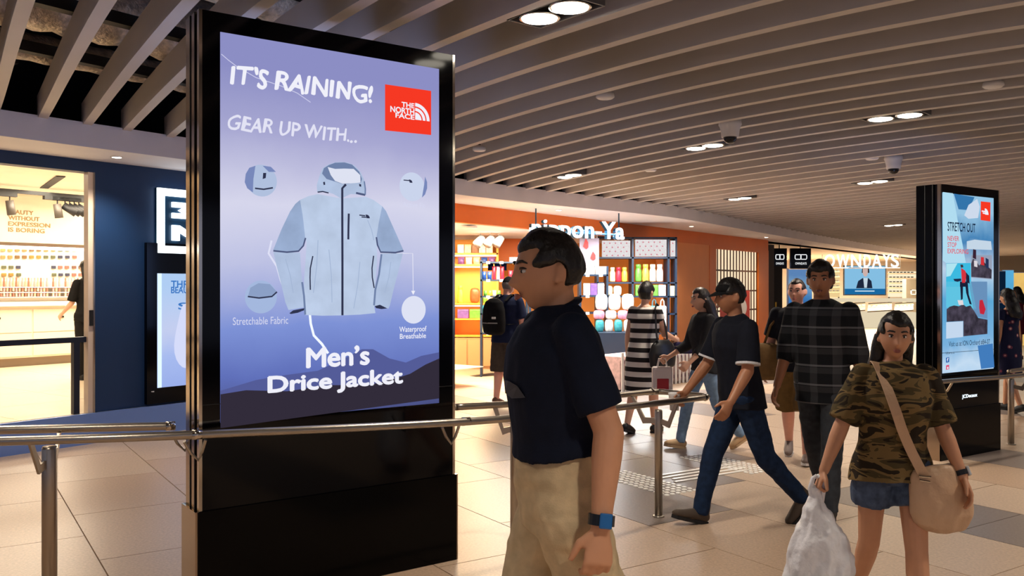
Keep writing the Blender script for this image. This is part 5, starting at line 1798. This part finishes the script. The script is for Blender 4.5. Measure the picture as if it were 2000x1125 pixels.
    def cap(self, mat, band=None, brim=0.09, name='cap'):
        h, s = self.J['head'], self.s
        def fn(d, p):
            m = smoothstep(.022, .045, p.z + (.01 if d.y < 0 else 0))
            return p * (1.14 * m + .82 * (1 - m))
        vs_, fs = head_grid(self.fem, fn=fn)
        b = MB().add([h + self.HR @ (p * s) for p in vs_], fs)
        o = remesh(b, name, mat, self.root, voxel=self.vox, smooth=2)
        bb = MB()
        n = 12
        top, bot = [], []
        for k in range(n + 1):
            a = radians(10 + 160 * k / n)
            inner = Vector((.082 * cos(a), .098 * sin(a), .038))
            outer = Vector((.080 * cos(a), .098 * sin(a) + brim * (sin(a) ** 1.4), .030 - .02 * sin(a) ** 2))
            top += [inner, outer]
        vs2 = [h + self.HR @ (q * s) for q in top] + [h + self.HR @ ((q + Vector((0, 0, -.006))) * s) for q in top]
        m = len(top)
        f2 = []
        for k in range(n):
            i = 2 * k
            f2 += [(i, i + 1, i + 3, i + 2), (m + i + 2, m + i + 3, m + i + 1, m + i), (i + 1, m + i + 1, m + i + 3, i + 3), (i, i + 2, m + i + 2, m + i)]
        bb.add(vs2, f2).build('brim', band or mat, o)
        return o
    def top(self, mat, sleeve=.6, grow=.016, hem_z=.90, name='shirt', slack=.02, wrinkle=.006, collar=None, flare=(.012, .012), wscale=9):
        b = MB()
        self.torso(b, grow=grow, z0=hem_z, z1=1.5, hem=(hem_z - .05, flare[0], flare[1]))
        J = self.J
        for i in (0, 1):
            sh, el, wr = J['sh%d' % i], J['el%d' % i], J['wr%d' % i]
            k = self.bulk
            if sleeve <= 1:
                q = sh + (el - sh) * sleeve
                self.limb(b, sh, q, (.054 + slack * .3) * k, (.054 + slack) * k, ext=.012)
            else:
                self.limb(b, sh, el, (.060 + slack * .3) * k, (.050 + slack) * k)
                self.limb(b, el, el + (wr - el) * (sleeve - 1), (.050 + slack) * k, (.036 + slack) * k, ext=.01)
            b.ell(sh * .93 + self.up((0, 0, 1.41)) * .07, (.057 * k * self.s,) * 3)
        o = remesh(b, name, mat, self.root, voxel=self.vox, smooth=4, wrinkle=wrinkle, wscale=wscale, seed=float(len(name)))
        if collar:
            n = J['neck']
            pts = []
            for k in range(17):
                a = 2 * pi * k / 16
                pts.append(n + Vector((cos(a) * .060, sin(a) * .058 + .004, .012 - .024 * sin(a))) * self.s)
            MB().tube(pts, .010 * self.s, n=8, rb=.018 * self.s).build('collar', collar, o, smooth=True)
        return o
    def bottoms(self, mat, length=1.0, grow=.008, name='trousers', loose=.016, ankle=.052, wrinkle=.006, waist=1.05):
        b = MB()
        J, s = self.J, self.s
        self.torso(b, grow=grow - .002, z0=.84, z1=waist)
        k = self.bulk * (.96 if self.fem else 1)
        for i in (0, 1):
            hip, kn, an = J['hip%d' % i], J['knee%d' % i], J['ank%d' % i]
            hip2 = hip + Vector((0, 0, -.03 * s))
            b.ell(hip, (.1 * s * k, .11 * s * k, .11 * s))
            if length > .55:
                self.limb(b, hip2, kn, (.092 + loose * .5) * k, (.062 + loose) * k)
                ll = min(1.0, (length - .5) * 2)
                self.limb(b, kn, kn + (an - kn) * ll, (.062 + loose) * k, (ankle + loose * .5), ext=.02 if length >= 1 else .005)
            else:
                self.limb(b, hip2, hip2 + (kn - hip2) * (length * 2), (.094 + loose * .5) * k, (.084 + loose) * k, ext=.01)
        return remesh(b, name, mat, self.root, voxel=self.vox, smooth=4, wrinkle=wrinkle, wscale=8, wdir=(1, 1, 1.6), seed=3.3)
    def dress(self, mat, hem=.45, name='dress', sleeve=.35):
        b = MB()
        J = self.J
        z = J['knee0'].z / self.s
        f = lambda zz: zz - self.dz.z
        pts, ra, rb_ = [], [], []
        for (zz, a, c_, y) in ((hem, .185, .15, .0), (.6, .188, .15, 0), (.75, .186, .142, -.004), (.88, .184, .134, -.006), (.97, .172, .124, -.002), (1.08, .15, .112, .004), (1.2, .152, .118, .014), (1.28, .158, .126, .02), (1.36, .156, .108, .004), (1.42, .14, .086, -.004), (1.45, .09, .06, -.006)):
            pts.append(self.up((0, y, zz)))
            ra.append((a + .008) * self.s * self.bulk)
            rb_.append((c_ + .008) * self.s * self.bulk)
        b.tube(pts, ra, n=28, rb=rb_, ref=self.up((1, 0, 1)) - self.up((0, 0, 1)))
        for i in (0, 1):
            sh, el = J['sh%d' % i], J['el%d' % i]
            self.limb(b, sh, sh + (el - sh) * sleeve, .064, .068, ext=.005)
        return remesh(b, name, mat, self.root, voxel=self.vox, smooth=4, wrinkle=.008, wscale=7)
    def shoe(self, mat, sole, high=False, ln=.27, name='shoe'):
        J, s = self.J, self.s
        for i in (0, 1):
            a = J['ank%d' % i]
            ph = J['shin%d' % i] * .75
            fw = Vector((0, cos(ph), sin(ph)))
            up_ = Vector((0, -sin(ph), cos(ph)))
            def q(f_, u_, x_=0):
                return a + fw * (f_ * s) + up_ * ((u_ - .085) * s) + Vector((x_ * s, 0, 0))
            b = MB()
            b.tube([q(-.075, .05), q(-.05, .05), q(0, .055), q(.06, .048), q(.12, .04), q(ln - .095, .034), q(ln - .075, .030)], [.02 * s, .038 * s, .040 * s, .044 * s, .048 * s, .036 * s, .014 * s], n=14, rb=[.02 * s, .046 * s, .052 * s, .042 * s, .032 * s, .026 * s, .012 * s], ref=(1, 0, 0))
            if high:
                b.tube([q(-.02, .06), q(-.015, .15)], [.048 * s, .046 * s], n=14)
            o = remesh(b, name, mat, self.root, voxel=self.vox, smooth=2)
            sb = MB()
            outl = [(-.075, 0), (-.068, .024), (-.03, .034), (.05, .038), (.12, .047), (ln - .10, .034), (ln - .072, 0)]
            outl = outl + [(f_, -x_) for f_, x_ in reversed(outl[1:-1])]
            sb.prism(outl, lambda f_, x_, hh: q(f_, hh, x_), .024)
            sb.build('sole', sole, o)

# pattern cloths
def cloth_pattern(name, kind, c1, c2, c3=None, scale=10.0):
    m = bpy.data.materials.new(name)
    m.use_nodes = True
    nt = m.node_tree
    bs = nt.nodes['Principled BSDF']
    bs.inputs['Roughness'].default_value = .85
    bs.inputs['Specular IOR Level'].default_value = .2
    tc = nt.nodes.new('ShaderNodeTexCoord')
    r = nt.nodes.new('ShaderNodeValToRGB')
    r.color_ramp.interpolation = 'CONSTANT'
    sp = nt.nodes.new('ShaderNodeSeparateXYZ')
    nt.links.new(tc.outputs['Object'], sp.inputs[0])
    def mth(op, a, b=None, clamp=False):
        n = nt.nodes.new('ShaderNodeMath')
        n.operation = op
        n.use_clamp = clamp
        for k, x in enumerate((a, b)):
            if x is None:
                continue
            if isinstance(x, (int, float)):
                n.inputs[k].default_value = x
            else:
                nt.links.new(x, n.inputs[k])
        return n.outputs[0]
    if kind == 'stripe':
        f = mth('FRACT', mth('MULTIPLY', sp.outputs['Z'], scale))
        r.color_ramp.elements[0].color = rgb(c1)
        r.color_ramp.elements[1].position = .52
        r.color_ramp.elements[1].color = rgb(c2)
        nt.links.new(f, r.inputs['Fac'])
        nt.links.new(r.outputs['Color'], bs.inputs['Base Color'])
    elif kind == 'plaid':
        fz = mth('LESS_THAN', mth('FRACT', mth('MULTIPLY', sp.outputs['Z'], scale)), .10)
        fz2 = mth('LESS_THAN', mth('FRACT', mth('ADD', mth('MULTIPLY', sp.outputs['Z'], scale), .35)), .3)
        fx = mth('LESS_THAN', mth('FRACT', mth('ADD', mth('MULTIPLY', sp.outputs['X'], scale * .9), .1)), .35)
        v = mth('ADD', mth('MULTIPLY', fz, .5), mth('ADD', mth('MULTIPLY', fx, .12), mth('MULTIPLY', fz2, .1)), True)
        r.color_ramp.interpolation = 'LINEAR'
        r.color_ramp.elements[0].color = rgb(c1)
        r.color_ramp.elements[1].color = rgb(c2)
        nt.links.new(v, r.inputs['Fac'])
        nt.links.new(r.outputs['Color'], bs.inputs['Base Color'])
    elif kind == 'camo':
        mp = nt.nodes.new('ShaderNodeMapping')
        mp.inputs['Rotation'].default_value = (0, radians(-22), 0)
        mp.inputs['Scale'].default_value = (.7, 1, 2.2)
        nt.links.new(tc.outputs['Object'], mp.inputs['Vector'])
        n = nt.nodes.new('ShaderNodeTexNoise')
        n.inputs['Scale'].default_value = scale
        n.inputs['Detail'].default_value = 2
        n.inputs['Distortion'].default_value = .8
        nt.links.new(mp.outputs[0], n.inputs['Vector'])
        r.color_ramp.interpolation = 'CONSTANT'
        e = r.color_ramp.elements
        e[0].color = rgb(c1)
        e[1].position = .42
        e[1].color = rgb(c2)
        q = e.new(.52); q.color = rgb(c3)
        q = e.new(.62); q.color = rgb(c1)
        nt.links.new(n.outputs['Fac'], r.inputs['Fac'])
        nt.links.new(r.outputs['Color'], bs.inputs['Base Color'])
    elif kind == 'floral':
        n = nt.nodes.new('ShaderNodeTexVoronoi')
        n.inputs['Scale'].default_value = scale
        nt.links.new(tc.outputs['Object'], n.inputs['Vector'])
        e = r.color_ramp.elements
        e[0].color = rgb(c2)
        e[1].position = .16
        e[1].color = rgb(c3)
        q = e.new(.28); q.color = rgb(c1)
        nt.links.new(n.outputs['Distance'], r.inputs['Fac'])
        nt.links.new(r.outputs['Color'], bs.inputs['Base Color'])
    return m
def cloth(name, c_, n=(20, .15)):
    return M('cloth_' + name, c_, .85, noise_=n, bump=(220, .15), spec=.2)
D = radians

# near man: navy polo, khaki trousers, walking to the left
p1 = Person('near man in navy polo shirt and khaki trousers with blue watch', at(1096, 560, 2.72), D(192), 1.79, skin='tan', lean=2,
            legs=((-16, 12), (14, 6)), arms=((-16, 9, 26, 0), (-6, 4, 12, 0)), head=(2, 0, 0), voxel=.007, bulk=1.02, shz=1.42, headz=-.045, curl=((34, 38), (30, 30)))
p1.body()
p1.hair(line=.056, thick=.014, back=-.042)
polo = p1.top(cloth('navy_polo', (15, 22, 40)), sleeve=.74, grow=.022, hem_z=1.12, name='polo_shirt', slack=.010, collar=cloth('navy_polo', (15, 22, 40)), flare=(.014, .014), wrinkle=.007)
p1.bottoms(cloth('khaki', (204, 182, 144)), name='trousers', loose=.026, grow=.014, wrinkle=.009, waist=1.12)
p1.shoe(M('brown_leather', (70, 46, 30), .4), m_dark)
def strap(P, i, mat, name, facem=None, w=.02, k=.10, r=.034):
    J = P.J
    a, b_ = J['wr%d' % i], J['el%d' % i]
    d = (b_ - a).normalized()
    c_ = a + d * .02
    ob = MB().tube([c_ - d * w / 2, c_ + d * w / 2], r * P.s, n=18).build(name, mat, P.root, smooth=False)
    sd = (-1, 1)[i]
    X = (J['hm%d' % i] @ Vector((sd, 0, 0)))
    if facem:
        Rm = Matrix((J['hm%d' % i] @ Vector((0, 1, 0)), d, X)).transposed()
        MB().bbox(c_ + X * (r + .003) * P.s, (.036, .042, .012), .004, Rm).build('watch_face', facem, ob)
    return ob
strap(p1, 0, M('watch_strap', (16, 20, 28), .4), 'wrist_watch', M('watch_blue', (30, 96, 160), .15), r=.036, w=.03)
bp = MB()
for k in range(1):
    pts = [(-.06, -.012), (-.03, .018), (.02, .028), (.06, .026), (.05, -.01), (.0, -.02)]
    bp.prism(pts, lambda a, c_, hh: p1.up((-.065 + a, .014 + .1455 * sqrt(1 - ((-.065 + a) / .197) ** 2) + hh * .5, 1.255 + c_)), .004)
bp.build('chest_print', M('print_grey', (62, 62, 70), .7), polo)

# camouflage woman walking towards the viewer
p8 = Person('woman in camouflage tee and denim shorts carrying a white plastic bag', at(1742, 560, 4.0), D(262), 1.50, fem=True, skin='tan', lean=3,
            legs=((14, 6), (-12, 26)), arms=((6, 17, 16, 0), (10, 23, 2, 0)), head=(-8, 0, -2), voxel=.006, bulk=1.10, curl=((22, 22), (72, 70)))
p8.body()
p8.hair(line=.052, thick=.015, length=.19, part=.22, back=-.09)
p8.top(cloth_pattern('camouflage_cloth', 'camo', (44, 36, 26), (122, 100, 62), (80, 68, 42), 9), sleeve=.84, grow=.026, hem_z=.90, name='tee_shirt', slack=.018, wrinkle=.010)
p8.bottoms(cloth('denim_blue', (74, 88, 112), (30, .35)), length=.20, name='shorts', loose=.018, grow=.004)
p8.shoe(M('dark_sandal', (44, 34, 30), .5), m_dark, ln=.25)
strap(p8, 0, M('watch_strap', (16, 20, 28), .4), 'wrist_watch', M('watch_pale', (200, 206, 210), .2), r=.032, w=.022)

# man in dark tee striding left
p5 = Person('striding man in dark tee with white sleeve hem and dark jeans', at(1447, 560, 5.95), D(196), 1.70, skin='brown', lean=6,
            legs=((-18, 26), (22, 8)), arms=((14, 10, 30, -10), (24, 8, 20, 0)), head=(-6, 4, 0), voxel=.009, curl=((22, 20), (50, 50)), bulk=1.02, foot=(-14, 6))
p5.body()
p5.hair(line=.055, thick=.016, back=-.05, length=0)
p5.cap(cloth('black_cap', (20, 20, 22)), brim=.055)
t5 = p5.top(cloth('dark_navy_tee', (20, 23, 34)), sleeve=.80, grow=.022, hem_z=.90, name='tee_shirt', slack=.024)
p5.bottoms(cloth('dark_jeans', (24, 42, 70), (24, .3)), name='jeans', loose=.010, grow=.006)
p5.shoe(M('brown_suede', (72, 58, 46), .7), m_dark, high=True, ln=.28)
for i in (0, 1):
    sh, el = p5.J['sh%d' % i], p5.J['el%d' % i]
    q = sh + (el - sh) * .80
    d = (el - sh).normalized()
    MB().tube([q + d * .004, q + d * .018], .081 * p5.s, n=20).build('sleeve_hem', M('white_hem', (216, 216, 220), .8), t5)

# tall man in the plaid shirt
p6 = Person('tall man in black plaid shirt and grey jeans behind camouflage woman', at(1606, 560, 6.15), D(232), 1.78, skin='brown', lean=2,
            legs=((10, 4), (-12, 16)), arms=((-6, 9, 14, 0), (8, 9, 14, 0)), head=(14, 0, 0), voxel=.009, bulk=1.0)
p6.body()
p6.hair(line=.052, thick=.024, back=-.06)
p6.top(cloth_pattern('plaid_cloth', 'plaid', (24, 26, 31), (128, 130, 136), scale=7.6), sleeve=1.25, grow=.026, hem_z=.84, name='plaid_shirt', slack=.022)
p6.bottoms(cloth('grey_jeans', (58, 62, 68), (24, .2)), name='jeans', loose=.010)
p6.shoe(m_dark, m_dark)

# man half hidden behind him
p7 = Person('fair man in dark tee and brown shorts half hidden behind plaid shirt', at(1557, 560, 8.1), D(250), 1.68, skin='pink', legs=((10, 4), (-12, 20)),
            arms=((8, 8, 20, 0), (-10, 12, 20, 0)), head=(-14, 0, 0), voxel=.012, bulk=1.08)
p7.body()
p7.hair(mat=m_hair2, line=.062, thick=.010, back=-.05)
p7.top(cloth('charcoal_tee', (26, 28, 36)), sleeve=.75, grow=.024, name='tee_shirt', slack=.024)
p7.bottoms(cloth('brown_shorts', (110, 84, 46)), length=.5, name='shorts', loose=.03, grow=.02)
p7.shoe(M('grey_trainer', (120, 104, 96), .6), m_white)
# shoulder bag
rb = empty('shoulder_bag', (p7.root.location.x - .30, p7.root.location.y + .02, .74))
MB().bbox((0, 0, .17), (.26, .16, .34), .05).build('bag_body', cloth('brown_bag', (112, 86, 52)), rb, smooth=True)
MB().tube([(0, 0, .32), (.06, .0, .5), (.16, .0, .62)], .012, n=6).build('bag_strap', cloth('brown_bag', (112, 86, 52)), rb)
tag(rb, 'brown shoulder bag at the side of the half hidden man', 'bag')

# woman in grey top and pale jeans
p4 = Person('long haired woman in dark grey top and pale blue jeans', at(1376, 560, 8.7), D(192), 1.62, fem=True, skin='light', lean=2, legs=((-14, 26), (20, 8)),
            arms=((16, 8, 36, -10), (18, 8, 40, -10)), head=(0, 0, 0), voxel=.011, curl=((50, 50), (60, 60)))
p4.body()
p4.hair(mat=m_hair2, line=.056, thick=.014, length=.22, back=-.09)
p4.top(cloth('dark_grey_top', (44, 44, 46)), sleeve=1.5, grow=.02, hem_z=.90, name='knit_top', slack=.014)
p4.bottoms(cloth('pale_jeans', (128, 156, 184), (24, .15)), name='jeans', loose=.006, grow=.014, ankle=.05)
p4.shoe(M('beige_shoe', (206, 170, 126), .6), M('beige_sole', (190, 160, 120), .6), ln=.25)
# woman in striped dress
p3 = Person('short haired woman in black and white striped dress facing the shop', at(1257, 560, 9.65), D(52), 1.655, fem=True, skin='light', lean=4, legs=((-8, 14), (8, 4)),
            arms=((4, 12, 14, 0), (26, 8, 52, 0)), head=(0, 0, 0), voxel=.011, bulk=1.10, curl=((30, 30), (55, 55)))
p3.body()
p3.hair(line=.05, thick=.022, back=-.075)
p3.dress(cloth_pattern('striped_cloth', 'stripe', (226, 220, 212), (38, 34, 34), scale=9.6), hem=.46)
p3.shoe(M('black_wedge', (20, 18, 18), .5), M('black_wedge', (20, 18, 18), .5), ln=.25)
# backpack man
p2 = Person('man in cap and navy shirt with black backpack facing the shop', at(988, 560, 12.0), D(58), 1.74, skin='pink', lean=4, legs=((-4, 6), (6, 2)),
            arms=((6, 10, 18, 0), (8, 9, 18, 0)), head=(-8, -4, 0), voxel=.013, bulk=1.12)
p2.body()
p2.hair(mat=M('grey_hair', (120, 112, 104), .5, noise_=(30, .2)), line=.05, thick=.010, back=-.06)
p2.cap(cloth('black_cap', (20, 20, 22)))
p2.top(cloth('navy_shirt', (24, 32, 60)), sleeve=.8, grow=.022, name='shirt', slack=.022)
p2.bottoms(cloth('dark_olive', (70, 60, 52)), length=.55, name='shorts', loose=.03)
p2.shoe(M('brown_shoe', (96, 64, 48), .6), m_dark)

# far right pair and shop assistant
p9 = Person('woman in navy floral dress beyond the far poster stand', at(1970, 560, 11.3), D(115), 1.58, fem=True, skin='tan', legs=((-10, 14), (10, 4)), voxel=.012)
p9.body()
p9.hair(line=.05, thick=.016, length=.15)
p9.dress(cloth_pattern('floral_cloth', 'floral', (26, 30, 62), (206, 176, 170), (120, 60, 80), 11), hem=.5)
p9.shoe(m_dark, m_dark, ln=.25)
pa_ = Person('far woman in dark red dress near the right picture edge', at(1988, 560, 19.5), D(120), 1.6, fem=True, skin='tan', voxel=.016)
pa_.body()
pa_.hair(line=.05, thick=.016, length=.15)
pa_.dress(cloth('dark_red', (110, 26, 44)), hem=.6)
pa_.shoe(m_dark, m_dark)
t_, _ = tz(170, 600, -3.2)
q_ = W(t_, -3.2, 0)
ps = Person('shop assistant in black at the counter behind the pale door jamb', q_, D(150), 1.66, fem=True, skin='light', legs=((0, 0), (4, 2)), arms=((10, 8, 40, 0), (30, 30, 70, 0)), voxel=.014)
ps.root.location.z = ZF
ps.body()
ps.hair(line=.05, thick=.016, length=.12)
ps.top(cloth('black_top', (22, 20, 20)), sleeve=.9, name='shirt')
ps.bottoms(cloth('black_top', (22, 20, 20)), name='trousers')
ps.shoe(m_dark, m_dark)

# ------------------------------------------------------------------ things people carry
# plastic bag of the camouflage woman
def wpos(P, key):
    Rm = Matrix.Rotation(P.root.rotation_euler[2], 3, 'Z')
    return Rm @ P.J[key] + Vector((P.root.location.x, P.root.location.y, P.root.location.z))
hw = wpos(p8, 'wr1')
hd = Matrix.Rotation(p8.root.rotation_euler[2], 3, 'Z') @ (p8.J['hm1'] @ Vector((0, 0, -1)))
grip = hw + hd * .085
m_plastic = M('white_plastic_film', (246, 245, 247), .35, trans=0.0, alpha=.96, noise_=(10, .06), bump=(24, .8))
pb_root = empty('plastic_bag', (grip.x, grip.y, grip.z - .52))
b = MB()
prof = [(-.0, .09, .06), (.02, .135, .09), (.10, .155, .10), (.20, .150, .10), (.30, .120, .085), (.38, .08, .06), (.45, .045, .036), (.50, .024, .022), (.53, .03, .022)]
b.tube([(.012 * sin(z * 9), 0, z) for z, a, c_ in prof], [a for z, a, c_ in prof], n=28, rb=[c_ for z, a, c_ in prof], ref=(1, 0, 0))
remesh(b, 'bag_body', m_plastic, pb_root, voxel=.009, smooth=2, wrinkle=.016, wscale=13, wdir=(1.6, 1.6, .7))
for s_ in (-1, 1):
    MB().tube([(s_ * .02, 0, .46), (s_ * .03, 0, .52), (s_ * .018, 0, .565), (0, 0, .575)], [.012, .012, .010, .010], n=8).build('bag_handle', m_plastic, pb_root, smooth=True)
bc = MB().bbox((0, 0, .10), (.20, .12, .16), .03)
bc.build('bag_contents', M('grey_contents', (176, 178, 190), .6), pb_root)
tag(pb_root, 'white plastic carrier bag hanging from the camouflage woman\u2019s hand'.replace('\u2019', "'"), 'bag')
# crossbody bag: strap from her right shoulder to left hip
Rz8 = Matrix.Rotation(p8.root.rotation_euler[2], 3, 'Z')
hb = empty('crossbody_bag', p8.root.location.copy() + Vector((0, 0, 0)), p8.root.rotation_euler[2])
hb.location.z = 0
tag(hb, 'beige leather crossbody bag worn by the camouflage woman', 'bag')
m_beige = M('beige_leather', (204, 168, 134), .5, noise_=(8, .06), bump=(60, .3))
c8 = p8.up((-.185, .115, .80))
b = MB()
b.tube([c8 + Vector((.0, 0, .14)), c8 + Vector((-.004, 0, .11)), c8 + Vector((-.012, 0, .03)), c8 + Vector((-.016, 0, -.07)), c8 + Vector((-.008, 0, -.13)), c8 + Vector((-.004, 0, -.15))], [.11, .13, .145, .15, .12, .06], n=26, rb=[.03, .045, .06, .062, .05, .02], ref=(1, .25, 0))
remesh(b, 'bag_body', m_beige, hb, voxel=.008, smooth=6, wrinkle=.012, wscale=11)
s8 = p8.s
def ribbon(pts, w, th, mat, name, parent, side):
    sv = Vector(side)
    n = len(pts)
    vs_, fs = [], []
    for i, p in enumerate(pts):
        p = Vector(p)
        t = (Vector(pts[min(i + 1, n - 1)]) - Vector(pts[max(i - 1, 0)])).normalized()
        s_ = (sv - t * sv.dot(t)).normalized() * w / 2
        nn = t.cross(s_).normalized() * th
        vs_ += [p - s_, p + s_, p + s_ + nn, p - s_ + nn]
    for i in range(n - 1):
        for q in range(4):
            q2 = (q + 1) % 4
            fs.append((i * 4 + q, i * 4 + q2, i * 4 + 4 + q2, i * 4 + 4 + q))
    fs += [(0, 1, 2, 3), (n * 4 - 1, n * 4 - 2, n * 4 - 3, n * 4 - 4)]
    return MB().add(vs_, fs).build(name, mat, parent)
sp_ = [p8.up(q) for q in ((.075, -.10, 1.40), (.088, -.02, 1.475), (.085, .06, 1.455), (.066, .155, 1.36), (.040, .200, 1.26), (.005, .190, 1.16), (-.04, .172, 1.06), (-.085, .172, .97), (-.11, .165, .92))]
ribbon(spline(sp_, 4), .042, .005, m_beige, 'bag_strap', hb, (1, 0, .2))
q1_ = sp_[-1]
MB().tube([q1_ + Vector((-.025, .008, 0)), q1_ + Vector((.025, .008, .004))], .006, n=8).build('strap_ring', m_chrome, hb)
MB().tube([q1_ + Vector((-.022, .008, -.02)), q1_ + Vector((.022, .008, -.014))], .005, n=8).build('strap_ring', m_chrome, hb)
# backpack
r = empty('backpack', p2.root.location, p2.root.rotation_euler[2])
tag(r, 'black backpack with grey trim on the man in cap', 'backpack')
b = MB()
cb = p2.up((-.03, -.27, 1.20))
b.tube([cb + Vector((0, 0, z)) for z in (-.26, -.22, -.08, .08, .18, .23)], [.12, .165, .175, .165, .13, .06], n=24, rb=[.07, .10, .115, .105, .08, .03], ref=(1, 0, 0))
remesh(b, 'pack_body', cloth('black_nylon', (16, 16, 18)), r, voxel=.012, smooth=5, wrinkle=.006)
ribbon([cb + Vector((.17 * cos(a), -.115 * sin(a), -.10)) for a in [pi * k / 10 for k in range(11)]], .015, .004, M('grey_trim', (150, 150, 146), .5), 'pack_trim', r, (0, 0, 1))
MB().bbox(cb + Vector((.07, -.112, -.03)), (.06, .014, .028), .004).build('pack_badge', m_white, r)
for s_ in (-1, 1):
    ribbon(spline([p2.up(q) for q in ((s_ * .09, -.19, 1.40), (s_ * .10, -.04, 1.50), (s_ * .11, .12, 1.42), (s_ * .13, .16, 1.28), (s_ * .16, .02, 1.12), (s_ * .12, -.18, 1.08))], 4), .05, .006, cloth('black_nylon', (16, 16, 18)), 'pack_strap', r, (1, 0, 0))
# black shoulder bag of the striped dress woman
r = empty('shoulder_bag', p3.root.location, p3.root.rotation_euler[2])
tag(r, 'black leather shoulder bag of the woman in striped dress', 'bag')
cb = p3.up((.25, -.01, .93))
b = MB()
b.tube([cb + Vector((0, 0, z)) for z in (-.17, -.14, 0, .10, .15)], [.06, .17, .19, .15, .09], n=22, rb=[.03, .07, .075, .05, .025], ref=(.35, 1, 0))
m_blk = M('black_leather', (18, 17, 18), .4)
remesh(b, 'bag_body', m_blk, r, voxel=.012, smooth=5)
ribbon(spline([cb + Vector((0, -.1, .13)), p3.up((.21, -.10, 1.2)), p3.up((.165, -.03, 1.485)), p3.up((.22, .08, 1.25)), cb + Vector((0, .1, .13))], 5), .03, .006, m_blk, 'bag_strap', r, (0, 1, 0))
# purse in her hand
g = wpos(p3, 'wr1')
r = empty('purse', (g.x + .09, g.y + .02, g.z - .10))
MB().bbox((0, 0, 0), (.22, .05, .13), .02).build('purse_body', cloth('dark_blue_purse', (40, 36, 66)), r)
MB().box((0, -.027, .02), (.2, .006, .01)).build('purse_zip', m_chrome, r)
tag(r, 'dark blue purse held out by the woman in striped dress', 'purse')
# white and red bag of the woman in pale jeans
g = wpos(p4, 'wr1')
r = empty('carrier_bag', (g.x - .07, g.y, g.z - .38))
MB().bbox((0, 0, .14), (.20, .10, .28), .02).build('bag_body', M('white_paper', (226, 214, 210), .6), r)
MB().bbox((0, -.046, .10), (.12, .02, .13), .008).build('bag_print', M('bag_red', (176, 40, 50), .6), r)
for s_ in (-1, 1):
    MB().tube([(-.05, s_ * .03, .27), (-.03, s_ * .03, .36), (.03, s_ * .03, .36), (.05, s_ * .03, .27)], .005, n=6).build('bag_handle', m_white, r)
tag(r, 'white bag with red panel held by the woman in pale jeans', 'bag')
# white cup in the striding man's far hand
g = wpos(p5, 'wr1')
hd = Matrix.Rotation(p5.root.rotation_euler[2], 3, 'Z') @ (p5.J['hm1'] @ Vector((0, 0, -1)))
g = g + hd * .10
r = empty('paper_bundle', (g.x - .02, g.y, g.z - .05))
MB().lathe([(.03, 0), (.04, .10), (.042, .105), (.036, .11)], n=16).build('cup_body', m_white, r, smooth=True)
MB().lathe([(.043, .105), (.043, .118), (.03, .122)], n=16).build('cup_lid', m_white, r)
r.name = 'paper_cup'
tag(r, 'white paper cup in the striding man hand', 'cup')

bpy.data.scenes.remove(TMP)
